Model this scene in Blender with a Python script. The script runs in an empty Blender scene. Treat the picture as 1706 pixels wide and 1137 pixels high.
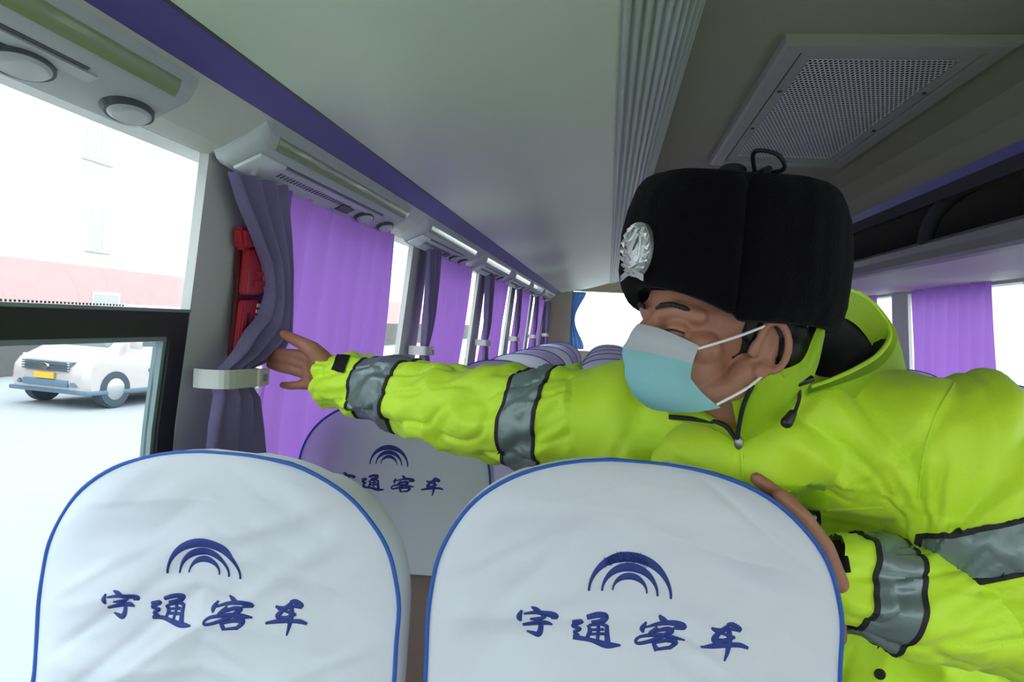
import bpy, bmesh, math, random
import numpy as np
from mathutils import Vector, Matrix, noise
random.seed(7)
SC = bpy.context.scene
COL = SC.collection
R = math.radians
# ---------------------------------------------------------------- camera
CZ = 1.35                                   # eye height above the seat platforms
CAM_M = Matrix.Rotation(R(7.2), 3, 'Z') @ Matrix.Rotation(R(90 - 1.45), 3, 'X') @ Matrix.Rotation(R(3.0), 3, 'Z')
FPX = 1250.0
cam_d = bpy.data.cameras.new('camera'); cam = bpy.data.objects.new('camera', cam_d); COL.objects.link(cam)
cam_d.sensor_width = 36; cam_d.lens = 36 * FPX / 1706; cam_d.clip_start = 0.02; cam_d.clip_end = 400
cam.matrix_world = Matrix.Translation((0, 0, CZ)) @ CAM_M.to_4x4()
SC.camera = cam
# ---------------------------------------------------------------- sky, fill light, exposure
SC.view_settings.view_transform = 'Standard'; SC.view_settings.look = 'None'
SC.view_settings.gamma = 1; SC.view_settings.use_curve_mapping = False
SC.view_settings.exposure = 0.0
W = bpy.data.worlds.new('sky'); SC.world = W; W.use_nodes = True
bg = W.node_tree.nodes['Background']; bg.inputs[0].default_value = (0.93, 0.97, 1.0, 1); bg.inputs[1].default_value = 4.4

def lamp(name, loc, size, power, rot=(0, 0, 0), color=(1, 1, 1)):
    l = bpy.data.lights.new(name, 'AREA'); l.shape = 'RECTANGLE'; l.size, l.size_y = size; l.energy = power; l.color = color
    o = bpy.data.objects.new(name, l); COL.objects.link(o); o.location = loc; o.rotation_euler = rot
    return o
lamp('aisle_fill_light', (0.5, -0.9, CZ + 0.56), (0.3, 1.6), 5)  # unseen fill light, added to brighten the interior

# pixel -> point on a plane (lengths were measured from the photograph this way)
def ray(px, py):
    return CAM_M @ Vector(((px - 853) / FPX, -(py - 568.5) / FPX, -1))
def PY(px, py, Y):
    d = ray(px, py); return Vector((d.x * Y / d.y, Y, d.z * Y / d.y + CZ))
def PX(px, py, X):
    d = ray(px, py); return Vector((X, d.y * X / d.x, d.z * X / d.x + CZ))

# ---------------------------------------------------------------- materials
def lin(c):
    c = c / 255
    return c / 12.92 if c <= 0.04045 else ((c + 0.055) / 1.055) ** 2.4
def rgb(r, g, b): return (lin(r), lin(g), lin(b), 1)
def mat(name, col, rough=0.6, metal=0, bump=0, scale=60, vary=0, sheen=0, spec=0.5, transl=0, coat=0, stretch=None):
    m = bpy.data.materials.new(name); m.use_nodes = True
    nt = m.node_tree; n = nt.nodes; b = n['Principled BSDF']
    b.inputs['Base Color'].default_value = col; b.inputs['Roughness'].default_value = rough
    b.inputs['Metallic'].default_value = metal; b.inputs['Specular IOR Level'].default_value = spec
    if sheen: b.inputs['Sheen Weight'].default_value = sheen
    if coat: b.inputs['Coat Weight'].default_value = coat
    if bump or vary:
        tc = n.new('ShaderNodeTexCoord'); nz = n.new('ShaderNodeTexNoise'); nz.inputs['Scale'].default_value = scale; nz.inputs['Detail'].default_value = 5
        src = tc.outputs['Object']
        if stretch:
            mp = n.new('ShaderNodeMapping'); mp.inputs['Scale'].default_value = stretch; nt.links.new(src, mp.inputs[0]); src = mp.outputs[0]
        nt.links.new(src, nz.inputs['Vector'])
        if bump:
            bp = n.new('ShaderNodeBump'); bp.inputs['Strength'].default_value = bump; bp.inputs['Distance'].default_value = 0.004
            nt.links.new(nz.outputs['Fac'], bp.inputs['Height']); nt.links.new(bp.outputs[0], b.inputs['Normal'])
        if vary:
            mx = n.new('ShaderNodeMix'); mx.data_type = 'RGBA'
            mx.inputs['A'].default_value = col; mx.inputs['B'].default_value = tuple(c * (1 - vary) for c in col[:3]) + (1,)
            nt.links.new(nz.outputs['Fac'], mx.inputs['Factor']); nt.links.new(mx.outputs['Result'], b.inputs['Base Color'])
    if transl:
        out = n['Material Output']; tr = n.new('ShaderNodeBsdfTranslucent'); tr.inputs[0].default_value = col
        ms = n.new('ShaderNodeMixShader'); ms.inputs[0].default_value = transl
        nt.links.new(b.outputs[0], ms.inputs[1]); nt.links.new(tr.outputs[0], ms.inputs[2]); nt.links.new(ms.outputs[0], out.inputs[0])
    return m
def glass_mat(name, tint, gloss=0.06):
    m = bpy.data.materials.new(name); m.use_nodes = True
    nt = m.node_tree; n = nt.nodes; n.remove(n['Principled BSDF']); out = n['Material Output']
    t = n.new('ShaderNodeBsdfTransparent'); t.inputs[0].default_value = tint
    g = n.new('ShaderNodeBsdfGlossy'); g.inputs['Roughness'].default_value = 0.02
    ms = n.new('ShaderNodeMixShader'); ms.inputs[0].default_value = gloss
    nt.links.new(t.outputs[0], ms.inputs[1]); nt.links.new(g.outputs[0], ms.inputs[2]); nt.links.new(ms.outputs[0], out.inputs[0])
    return m
M = dict(
    panel=mat('panel_grey', (0.60, 0.63, 0.56, 1), 0.55, bump=0.05, scale=180),
    ventc=mat('vent_grey', (0.30, 0.32, 0.25, 1), 0.45), ceil=mat('ceiling_fabric', (0.29, 0.30, 0.20, 1), 0.85, bump=0.15, scale=300),
    under=mat('rack_underside', (0.68, 0.82, 0.58, 1), 0.38, bump=0.04, scale=120),  # green tint puts the jacket's bounce light into the colour
    stripe=mat('purple_stripe', (0.095, 0.085, 0.34, 1), 0.4, bump=0.05, scale=200),
    rib=mat('ribbed_plastic', (0.46, 0.56, 0.46, 1), 0.35),
    pillar=mat('pillar_plastic', (0.55, 0.57, 0.55, 1), 0.5, bump=0.05, scale=200),
    black=mat('black_rubber', (0.012, 0.014, 0.016, 1), 0.45),
    fritgrey=mat('window_channel', (0.20, 0.27, 0.27, 1), 0.4),
    floor=mat('floor_vinyl', (0.18, 0.18, 0.19, 1), 0.6, bump=0.1, scale=90, vary=0.3),
    white=mat('cover_cloth', (0.68, 0.72, 0.78, 1), 0.85, bump=0.12, scale=900, sheen=0.2),
    blue=mat('blue_piping', (0.02, 0.10, 0.42, 1), 0.6),
    thread=mat('blue_thread', (0.012, 0.035, 0.24, 1), 0.5, bump=0.3, scale=900),
    brown=mat('seat_brown', (0.30, 0.21, 0.18, 1), 0.7, bump=0.15, scale=300, vary=0.15),
    seatpl=mat('seat_plastic', (0.10, 0.10, 0.11, 1), 0.5),
    steel=mat('painted_steel', (0.30, 0.31, 0.32, 1), 0.35, metal=0.8),
    unit=mat('console_plastic', (0.52, 0.57, 0.57, 1), 0.35),
    unitdark=mat('console_dark', (0.06, 0.075, 0.085, 1), 0.4),
    lens=mat('console_lens', (0.26, 0.36, 0.16, 1), 0.2, coat=0.5),
    lampw=mat('reading_lens', (0.75, 0.80, 0.80, 1), 0.25),
    tied=mat('curtain_lavender', (0.22, 0.18, 0.36, 1), 0.7, bump=0.1, scale=500, sheen=0.4, transl=0.18),
    sheer=mat('curtain_purple', (0.36, 0.17, 0.58, 1), 0.8, bump=0.1, scale=500, transl=0.5),
    strap=mat('strap_plastic', (0.62, 0.63, 0.58, 1), 0.5),
    red=mat('red_plastic', (0.42, 0.012, 0.025, 1), 0.35),
    refl=mat('reflective_white', (0.9, 0.9, 0.88, 1), 0.4),
    yellow=mat('fluorescent_cloth', (0.64, 0.94, 0.03, 1), 0.55, bump=0.10, scale=260, sheen=0.15),
    band=mat('reflective_tape', (0.20, 0.26, 0.26, 1), 0.35, metal=0.35, bump=0.2, scale=90),
    blackc=mat('black_cloth', (0.012, 0.013, 0.015, 1), 0.7, bump=0.15, scale=400),
    fur=mat('black_fur', (0.004, 0.0035, 0.005, 1), 0.95, bump=0.5, scale=420, sheen=0.04, spec=0.08),
    silver=mat('silver_badge', (0.75, 0.77, 0.78, 1), 0.28, metal=0.85, bump=0.3, scale=500),
    skin=mat('skin', (0.42, 0.185, 0.115, 1), 0.5, bump=0.08, scale=350, vary=0.12),
    mask=mat('mask_cyan', (0.50, 0.92, 0.96, 1), 0.8, bump=0.08, scale=600),
    maskw=mat('mask_white', (0.86, 0.90, 0.94, 1), 0.8, bump=0.08, scale=600),
    hair=mat('black_hair', (0.008, 0.007, 0.007, 1), 0.6, bump=0.6, scale=500, stretch=(1, 1, 0.15)),
    trousers=mat('navy_cloth', (0.015, 0.018, 0.03, 1), 0.8, bump=0.2, scale=300),
    leather=mat('black_leather', (0.012, 0.012, 0.012, 1), 0.35),
    sign=mat('dotted_shirt', (0.02, 0.02, 0.025, 1), 0.8),
    pane=glass_mat('window_glass', (0.95, 0.98, 0.98, 1)),
    pane2=glass_mat('slider_glass', (0.86, 0.92, 0.94, 1), 0.05),
    ground=mat('concrete_ground', (0.36, 0.37, 0.38, 1), 0.9, bump=0.2, scale=3, vary=0.08),
    render=mat('cream_render', (0.72, 0.71, 0.69, 1), 0.9, vary=0.05, scale=1),
    pink=mat('pink_render', (0.52, 0.36, 0.36, 1), 0.9, vary=0.08, scale=1),
    lowwall=mat('grey_wall', (0.13, 0.125, 0.12, 1), 0.9, bump=0.3, scale=3, vary=0.15),
    wpane=mat('dark_pane', (0.38, 0.40, 0.39, 1), 0.2),
    wframe=mat('window_surround', (0.55, 0.55, 0.53, 1), 0.7),
    vanpaint=mat('van_paint', (0.50, 0.44, 0.41, 1), 0.25, coat=0.6),
    vanglass=mat('van_glass', (0.10, 0.13, 0.14, 1), 0.05),
    chrome=mat('chrome', (0.6, 0.6, 0.6, 1), 0.15, metal=1),
    tyre=mat('tyre', (0.04, 0.06, 0.08, 1), 0.7),
    plate=mat('yellow_plate', (0.75, 0.42, 0.03, 1), 0.5),
    vanblue=mat('van_trim', (0.10, 0.17, 0.24, 1), 0.4),
    orange=mat('orange_sign', (0.75, 0.36, 0.05, 1), 0.6),
    beige=mat('beige_panel', (0.78, 0.70, 0.46, 1), 0.6),
    bluecurt=mat('blue_curtain', (0.12, 0.25, 0.55, 1), 0.8, transl=0.3),
    rackdark=mat('rack_carpet', (0.045, 0.043, 0.05, 1), 0.9, bump=0.2, scale=200),
    racklip=mat('rack_lip', (0.24, 0.245, 0.225, 1), 0.45),
)
# perforated grille: dark holes are modelled by the pattern of the sheet (alternate rows)
def grille_mat():
    m = bpy.data.materials.new('perforated_sheet'); m.use_nodes = True
    nt = m.node_tree; n = nt.nodes; b = n['Principled BSDF']; out = n['Material Output']
    b.inputs['Base Color'].default_value = (0.72, 0.76, 0.70, 1); b.inputs['Roughness'].default_value = 0.4; b.inputs['Metallic'].default_value = 0.0
    tc = n.new('ShaderNodeTexCoord'); sp = n.new('ShaderNodeSeparateXYZ'); nt.links.new(tc.outputs['Object'], sp.inputs[0])
    def math_(op, a, bb=None, c=None):
        k = n.new('ShaderNodeMath'); k.operation = op
        for i, v in enumerate((a, bb, c)):
            if v is None: continue
            if isinstance(v, (int, float)): k.inputs[i].default_value = v
            else: nt.links.new(v, k.inputs[i])
        return k.outputs[0]
    px, py = 0.0105, 0.0150
    row = math_('FLOOR', math_('DIVIDE', sp.outputs['Y'], py))
    off = math_('MULTIPLY', math_('MODULO', math_('ADD', row, 1000), 2), 0.5)
    fx = math_('SUBTRACT', math_('FRACT', math_('ADD', math_('DIVIDE', sp.outputs['X'], px), off)), 0.5)
    fy = math_('SUBTRACT', math_('FRACT', math_('DIVIDE', sp.outputs['Y'], py)), 0.5)
    d = math_('ADD', math_('POWER', math_('ABSOLUTE', math_('DIVIDE', fx, 0.38)), 2.5), math_('POWER', math_('ABSOLUTE', math_('DIVIDE', fy, 0.40)), 2.5))
    hole = math_('LESS_THAN', d, 1.0)
    tr = n.new('ShaderNodeBsdfTransparent'); ms = n.new('ShaderNodeMixShader')
    nt.links.new(hole, ms.inputs[0]); nt.links.new(b.outputs[0], ms.inputs[1]); nt.links.new(tr.outputs[0], ms.inputs[2]); nt.links.new(ms.outputs[0], out.inputs[0])
    return m
M['grille'] = grille_mat()

# ---------------------------------------------------------------- helpers
def link(name, me, m, parent=None, smooth=True):
    o = bpy.data.objects.new(name, me); COL.objects.link(o)
    if m is not None and not me.materials: me.materials.append(m)
    if smooth:
        me.polygons.foreach_set('use_smooth', [True] * len(me.polygons))
    if parent is not None: o.parent = parent
    return o
def from_bm(name, bm, m, parent=None, smooth=False, auto=True):
    bmesh.ops.recalc_face_normals(bm, faces=bm.faces)
    me = bpy.data.meshes.new(name); bm.to_mesh(me); bm.free()
    o = link(name, me, m, parent, smooth)
    if smooth and auto:
        me.set_sharp_from_angle(angle=R(38))
    return o
def tag(o, label, cat=None, group=None):
    o['label'] = label
    if cat: o['category'] = cat
    if group: o['group'] = group
    return o
def struct(o, label=None):
    o['kind'] = 'structure'
    if label: o['label'] = label
    return o
def empty(name, loc=(0, 0, 0), rz=0):
    o = bpy.data.objects.new(name, None); COL.objects.link(o); o.location = loc; o.rotation_euler = (0, 0, rz); o.empty_display_size = 0.1
    return o
def copy_tree(o, parent=None):
    c = o.copy(); COL.objects.link(c)
    if parent is not None: c.parent = parent
    for ch in list(o.children): copy_tree(ch, c)
    return c
def box(bm, lo, hi, mtx=None, bevel=0, seg=2):
    vs = [bm.verts.new((x, y, z)) for x in (lo[0], hi[0]) for y in (lo[1], hi[1]) for z in (lo[2], hi[2])]
    fs = [bm.faces.new([vs[i] for i in q]) for q in ((0, 1, 3, 2), (4, 6, 7, 5), (0, 4, 5, 1), (2, 3, 7, 6), (0, 2, 6, 4), (1, 5, 7, 3))]
    if bevel:
        r = bmesh.ops.bevel(bm, geom=list({e for f in fs for e in f.edges}), offset=bevel, segments=seg, affect='EDGES', profile=0.5)
        vs = list({v for f in r['faces'] for v in f.verts} | {v for v in vs if v.is_valid})
    if mtx is not None:
        bmesh.ops.transform(bm, matrix=mtx, verts=vs)
    return vs
def bx(name, lo, hi, m, parent=None, bevel=0.0, seg=2, mtx=None):
    bm = bmesh.new(); box(bm, lo, hi, mtx, bevel, seg)
    return from_bm(name, bm, m, parent, smooth=bevel > 0)
def prism(name, prof, y0, y1, m, parent=None, smooth=False):
    """closed (x, z) profile run along y; z is relative to the eye"""
    bm = bmesh.new()
    a = [bm.verts.new((x, y0, z + CZ)) for x, z in prof]; b = [bm.verts.new((x, y1, z + CZ)) for x, z in prof]
    n = len(prof)
    for i in range(n): bm.faces.new((a[i], a[(i + 1) % n], b[(i + 1) % n], b[i]))
    bm.faces.new(a); bm.faces.new(list(reversed(b)))
    return from_bm(name, bm, m, parent, smooth)
def catmull(pts, n):
    pts = [np.array(p, float) for p in pts]
    P_ = [2 * pts[0] - pts[1]] + pts + [2 * pts[-1] - pts[-2]]
    out = []
    for i in range(1, len(P_) - 2):
        p0, p1, p2, p3 = P_[i - 1:i + 3]
        for k in range(n):
            t = k / n
            out.append(0.5 * (2 * p1 + (p2 - p0) * t + (2 * p0 - 5 * p1 + 4 * p2 - p3) * t * t + (3 * p1 - p0 - 3 * p2 + p3) * t ** 3))
    out.append(pts[-1]); return out
def tube(bm, pts, r, n=8, closed=False):
    """swept tube, r a number or a list"""
    pts = [Vector(p) for p in pts]; N = len(pts); rr = r if isinstance(r, (list, tuple)) else [r] * N
    rings = []; up = Vector((0.13, 0.31, 0.94)).normalized()
    for i, p in enumerate(pts):
        a = pts[(i - 1) % N] if closed or i > 0 else p; b = pts[(i + 1) % N] if closed or i < N - 1 else p
        t = (b - a).normalized(); s = t.cross(up)
        if s.length < 1e-4: s = t.cross(Vector((1, 0, 0)))
        s.normalize(); u = s.cross(t).normalized(); up = u
        rings.append([bm.verts.new(p + rr[i] * (math.cos(2 * math.pi * k / n) * s + math.sin(2 * math.pi * k / n) * u)) for k in range(n)])
    for i in range(N if closed else N - 1):
        A, B = rings[i], rings[(i + 1) % N]
        for k in range(n): bm.faces.new((A[k], A[(k + 1) % n], B[(k + 1) % n], B[k]))
    if not closed:
        bm.faces.new(rings[0]); bm.faces.new(rings[-1])
def tb(name, pts, r, m, parent=None, n=8, closed=False):
    bm = bmesh.new(); tube(bm, pts, r, n, closed); return from_bm(name, bm, m, parent, True)
def loft(bm, rings, cap=True, closed=True):
    V = [[bm.verts.new(p) for p in rg] for rg in rings]; n = len(V[0])
    for a, b in zip(V, V[1:]):
        for k in range(n if closed else n - 1): bm.faces.new((a[k], a[(k + 1) % n], b[(k + 1) % n], b[k]))
    if cap and closed:
        bm.faces.new(V[0]); bm.faces.new(V[-1])
    return V
def grid(bm, rows):
    V = [[bm.verts.new(p) for p in rw] for rw in rows]
    for a, b in zip(V, V[1:]):
        for k in range(len(a) - 1): bm.faces.new((a[k], a[k + 1], b[k + 1], b[k]))
    return V
def cone(bm, p0, r0, p1, r1, n=14):
    """rounded cone between two spheres"""
    p0, p1 = Vector(p0), Vector(p1); d = p1 - p0; L = d.length
    if L < 1e-6: d = Vector((0, 0, 1)); L = 1e-6
    q = d.to_track_quat('Z', 'Y').to_matrix()
    prof = [(-r0 * math.cos(a), r0 * math.sin(a)) for a in (0.35, 0.8, 1.2, math.pi / 2)] + [(L + r1 * math.sin(a), r1 * math.cos(a)) for a in (0, 0.4, 0.8, 1.2)]
    rg = [[p0 + q @ Vector((r * math.cos(2 * math.pi * k / n), r * math.sin(2 * math.pi * k / n), z)) for k in range(n)] for z, r in prof]
    loft(bm, rg)
def chain(bm, pts, rad, n=14):
    for i in range(len(pts) - 1): cone(bm, pts[i], rad[i], pts[i + 1], rad[i + 1], n)
def ell(bm, c, r, rot=None, n=20):
    m = Matrix.Translation(Vector(c)) @ (rot.to_4x4() if rot is not None else Matrix.Identity(4)) @ Matrix.Diagonal((r[0], r[1], r[2], 1))
    bmesh.ops.create_uvsphere(bm, u_segments=n, v_segments=max(8, n * 2 // 3), radius=1, matrix=m)
def remesh(bm, voxel, smooth=6, factor=0.5):
    me = bpy.data.meshes.new('tmp'); bmesh.ops.recalc_face_normals(bm, faces=bm.faces); bm.to_mesh(me); bm.free()
    o = bpy.data.objects.new('tmp', me); COL.objects.link(o)
    k = o.modifiers.new('r', 'REMESH'); k.mode = 'VOXEL'; k.voxel_size = voxel; k.adaptivity = 0
    if smooth:
        s = o.modifiers.new('s', 'SMOOTH'); s.iterations = smooth; s.factor = factor
    dg = bpy.context.evaluated_depsgraph_get()
    out = bpy.data.meshes.new_from_object(o.evaluated_get(dg))
    bpy.data.objects.remove(o); bpy.data.meshes.remove(me); out.materials.clear()
    return out
def co_of(me):
    a = np.empty(len(me.vertices) * 3); me.vertices.foreach_get('co', a); return a.reshape(-1, 3)
def no_of(me):
    a = np.empty(len(me.vertices) * 3); me.vertex_normals.foreach_get('vector', a); return a.reshape(-1, 3)
def set_co(me, a):
    me.vertices.foreach_set('co', a.reshape(-1)); me.update()

# ================================================================ THE BUS SHELL
YF, YB = -2.4, 9.0
def XL(z): return float(np.interp(z, [-1.5, -0.7, -0.26, 0.0, 0.272, 0.36], [-0.80, -0.785, -0.770, -0.745, -0.722, -0.70]))
def XR(z): return 0.935 - XL(z)
BAY, Y0 = 1.42, 1.26
SILL, TOP = -0.70, 0.272
PILLARS = [Y0 + BAY * k for k in range(-2, 6)]; PW = 0.24
def slab(bm, prof, y0, y1):
    a = [bm.verts.new((x, y0, z + CZ)) for x, z in prof]; b = [bm.verts.new((x, y1, z + CZ)) for x, z in prof]; n = len(prof)
    for i in range(n): bm.faces.new((a[i], a[(i + 1) % n], b[(i + 1) % n], b[i]))
    bm.faces.new(a); bm.faces.new(list(reversed(b)))
def wall(name, X, s, off):
    bm = bmesh.new()
    def side(z0, z1, t0=0.0, t1=0.07):
        zs = np.linspace(z0, z1, 6)
        return [(X(z) + s * t0, z) for z in zs] + [(X(z) + s * t1, z) for z in zs[::-1]]
    slab(bm, side(-1.5, SILL), YF, YB)
    slab(bm, side(TOP, 0.66), YF, YB)
    for y in PILLARS:
        slab(bm, side(SILL, TOP, -0.004, 0.014), y + off, y + PW + off)
    slab(bm, side(SILL, TOP), YF, PILLARS[0] + off - 1.1); slab(bm, side(SILL, TOP), PILLARS[-1] + PW + off, YB)
    o = from_bm(name, bm, M['pillar']); return struct(o)
wall('wall_left', XL, -1, 0.0)
wall('wall_right', XR, 1, 0.35)

def window(n, X, s, ya, yb, slider=False):
    root = empty('window_%d' % n, (X(0), (ya + yb) / 2, CZ - 0.2)); struct(root)
    inv = Matrix.Translation(-Vector(root.location))
    def quadbox(name, z0, z1, y0, y1, t0, t1, m):
        zs = np.linspace(z0, z1, 5)
        bm = bmesh.new(); slab(bm, [(X(z) + s * t0, z) for z in zs] + [(X(z) + s * t1, z) for z in zs[::-1]], y0, y1)
        bmesh.ops.transform(bm, matrix=inv, verts=bm.verts)
        return from_bm(name, bm, m, root)
    if slider:
        quadbox('upper_pane', -0.012, TOP, ya, yb, 0.008, 0.012, M['pane'])
        quadbox('divider_bar', -0.056, -0.012, ya, yb, -0.004, 0.022, M['black'])
        quadbox('bar_lip', -0.0135, -0.008, ya, yb, -0.006, 0.012, M['fritgrey'])
        for y0, y1 in ((yb - 0.05, yb), (ya, ya + 0.05)):
            quadbox('slider_frame', SILL, -0.056, y0, y1, -0.004, 0.022, M['black'])
        quadbox('slider_channel', SILL, -0.056, yb - 0.060, yb - 0.05, 0.002, 0.020, M['fritgrey'])
        quadbox('slider_channel', -0.064, -0.056, ya + 0.05, yb - 0.060, 0.002, 0.020, M['fritgrey'])
        quadbox('slider_pane', SILL, -0.064, ya + 0.05, yb - 0.060, 0.010, 0.014, M['pane2'])
        d = bmesh.new()                       # row of printed dots along the pane's lower edge
        y = ya + 0.01
        while y < yb - 0.16:
            box(d, (X(-0.008) + s * 0.0125, y, CZ - 0.0075), (X(-0.008) + s * 0.0135, y + 0.003, CZ - 0.0045)); y += 0.0075
        bmesh.ops.transform(d, matrix=inv, verts=d.verts); from_bm('printed_dots', d, M['black'], root)
    else:
        quadbox('pane', SILL, TOP, ya, yb, 0.008, 0.012, M['pane'])
    return root
wn = 0
for X, s, off in ((XL, -1, 0.0), (XR, 1, 0.35)):
    ys = [PILLARS[0] + off - 1.1] + [p + off for p in PILLARS]
    for i in range(len(PILLARS)):
        wn += 1
        ya = ys[i] + (PW if i else 0); yb = ys[i + 1]
        window(wn, X, s, ya, yb, slider=(s < 0 and i == 2))

# floor: two raised seat platforms and a sunken aisle
bm = bmesh.new()
slab(bm, [(-0.80, -1.35), (0.30, -1.35), (0.30, -1.5), (0.76, -1.5), (0.76, -1.35), (1.74, -1.35), (1.74, -1.56), (-0.80, -1.56)], YF, YB)
struct(from_bm('floor', bm, M['floor']))
# ceiling of the aisle and the roof over it
bm = bmesh.new()
cp = [(0.10, 0.575), (0.13, 0.59), (0.19, 0.602), (0.26, 0.605), (0.80, 0.605), (0.88, 0.592), (0.94, 0.556), (0.985, 0.500)]
slab(bm, cp + [(1.74, 0.50), (1.74, 0.68), (-0.76, 0.68), (-0.76, 0.64), (0.10, 0.64)], YF, YB)
VX0, VX1, VY0, VY1 = 0.32, 0.77, 1.57, 2.72
o = from_bm('ceiling', bm, M['ceil']); struct(o)
# front with its windscreen, rear with its window
def end_wall(name, y, hx0, hx1, hz0, hz1, m):
    bm = bmesh.new(); t = 0.06 if y > 0 else -0.06
    for a, b, c, d in ((-0.80, hx0, -1.5, 0.66), (hx1, 1.74, -1.5, 0.66), (hx0, hx1, -1.5, hz0), (hx0, hx1, hz1, 0.66)):
        box(bm, (a, min(y, y + t), c + CZ), (b, max(y, y + t), d + CZ))
    return struct(from_bm(name, bm, m))
end_wall('wall_back', YB, -0.43, 1.36, -0.30, 0.41, M['beige'])
end_wall('wall_front', YF, -0.60, 1.50, -0.45, 0.22, M['panel'])
for nm, y, a in (('window_%d' % (wn + 1), YB + 0.02, (-0.43, 1.36, -0.30, 0.41)), ('window_%d' % (wn + 2), YF - 0.03, (-0.60, 1.50, -0.45, 0.22))):
    struct(bx(nm, (a[0], y, a[2] + CZ), (a[1], y + 0.005, a[3] + CZ), M['pane']))

# ---------------------------------------------------------------- left luggage rack seen from below
RE = 8.6
rk = empty('luggage_rack', (-0.3, 3.0, CZ + 0.45)); tag(rk, 'long pale grey bounce-tinted overhead luggage rack along left side, ribbed inner edge', 'luggage rack')
def rackpart(name, prof, m, y0=YF, y1=RE, parent=rk, smooth=False):
    o = prism(name, prof, y0, y1, m, None, smooth)
    o.parent = parent; o.matrix_parent_inverse = Matrix.Translation(-Vector(parent.location)); return o
und = [(-0.55 + 0.545 * t, 0.368 + 0.132 * t - 0.016 * math.sin(math.pi * t)) for t in np.linspace(0, 1, 13)]
ribs = []
NR = 10
for i in range(NR * 8 + 1):
    t = i / (NR * 8); a = 1.15 * t
    x = -0.005 + 0.135 * math.sin(a) / math.sin(1.15); z = 0.500 + 0.062 * (1 - math.cos(a)) / (1 - math.cos(1.15))
    w = 0.0075 * max(0, min(1, 0.5 + 1.6 * math.cos(2 * math.pi * (t * NR - 0.5))))
    ribs.append((x + w * math.sin(a) * 0.8, z - w * math.cos(a)))
rackpart('underside_panel', und + [(-0.005, 0.55), (-0.55, 0.42)], M['under'])
rackpart('ribbed_edge', ribs + [(0.13, 0.60), (-0.005, 0.60)], M['rib'])
rackpart('purple_stripe', [(-0.604, 0.334), (-0.551, 0.3665), (-0.551, 0.39), (-0.604, 0.37)], M['stripe'])
rackpart('stripe_bead', [(-0.553, 0.3652), (-0.548, 0.3672), (-0.548, 0.376), (-0.553, 0.376)], M['unitdark'])
struct(prism('trim_1', [(-0.722, 0.270), (-0.690, 0.283), (-0.640, 0.311), (-0.602, 0.335), (-0.604, 0.340), (-0.642, 0.317), (-0.692, 0.289), (-0.722, 0.276)], YF, RE, M['panel']))
rackpart('end_cap', [(-0.70, 0.30), (-0.55, 0.365), (-0.01, 0.497), (0.07, 0.52), (0.135, 0.57), (0.135, 0.60), (-0.70, 0.60)], M['under'], RE, RE + 0.02)

# ---------------------------------------------------------------- right luggage rack, open shelf
rr = empty('luggage_rack', (1.3, 3.0, CZ + 0.4)); tag(rr, 'dark open overhead luggage shelf with curved brackets along right side', 'luggage rack')
def rp(name, prof, m, y0=YF, y1=RE): return rackpart(name, prof, m, y0, y1, rr)
rp('purple_trim', [(0.972, 0.507), (0.990, 0.480), (1.004, 0.480), (0.99, 0.51)], M['stripe'])
rp('upper_rail', [(0.985, 0.482), (0.995, 0.445), (1.02, 0.445), (1.02, 0.482)], M['rackdark'])
rp('shelf', [(1.02, 0.330), (1.64, 0.345), (1.64, 0.335), (1.02, 0.318)], M['rackdark'])
rp('back_panel', [(1.60, 0.345), (1.62, 0.345), (1.62, 0.50), (1.60, 0.50)], M['rackdark'])
lip = [(1.02, 0.332), (0.985, 0.325), (0.972, 0.312), (0.975, 0.290), (0.99, 0.268), (1.015, 0.262), (1.05, 0.262), (1.05, 0.31)]
rp('front_lip', lip, M['racklip'])
struct(prism('trim_2', [(1.05, 0.262), (1.35, 0.268), (1.66, 0.287), (1.66, 0.30), (1.05, 0.30)], YF, RE, M['panel']))
for k in range(-2, 5):
    y = 2.55 + 1.42 * k
    pts = catmull([(0.990, y, CZ + 0.318), (0.992, y - 0.01, CZ + 0.36), (1.01, y - 0.03, CZ + 0.42), (1.05, y - 0.07, CZ + 0.47), (1.10, y - 0.12, CZ + 0.505)], 5)
    o = tb('bracket', pts, 0.024, M['rackdark'], None, 12); o.parent = rr; o.matrix_parent_inverse = Matrix.Translation(-Vector(rr.location))

# ---------------------------------------------------------------- return-air vent in the ceiling
vt = empty('ceiling_vent', ((VX0 + VX1) / 2, (VY0 + VY1) / 2, CZ + 0.60)); tag(vt, 'grey rectangular return-air vent with perforated sheet in the aisle ceiling', 'vent')
GX0, GX1, GY0, GY1 = VX0 + 0.075, VX1 - 0.075, VY0 + 0.10, VY1 - 0.12
def lc(x, y, z): return (x - vt.location.x, y - vt.location.y, z + CZ - vt.location.z)
bm = bmesh.new()
def ringpts(a, b, c, d, z): return [lc(a, c, z), lc(b, c, z), lc(b, d, z), lc(a, d, z)]
loft(bm, [ringpts(VX0, VX1, VY0, VY1, 0.606), ringpts(VX0 + 0.003, VX1 - 0.003, VY0 + 0.003, VY1 - 0.003, 0.590), ringpts(VX0 + 0.012, VX1 - 0.012, VY0 + 0.012, VY1 - 0.012, 0.585),
          ringpts(VX0 + 0.042, VX1 - 0.042, VY0 + 0.05, VY1 - 0.05, 0.585), ringpts(VX0 + 0.046, VX1 - 0.046, VY0 + 0.055, VY1 - 0.055, 0.604)], cap=False)
from_bm('frame', bm, M['ventc'], vt)
bm = bmesh.new()
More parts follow.
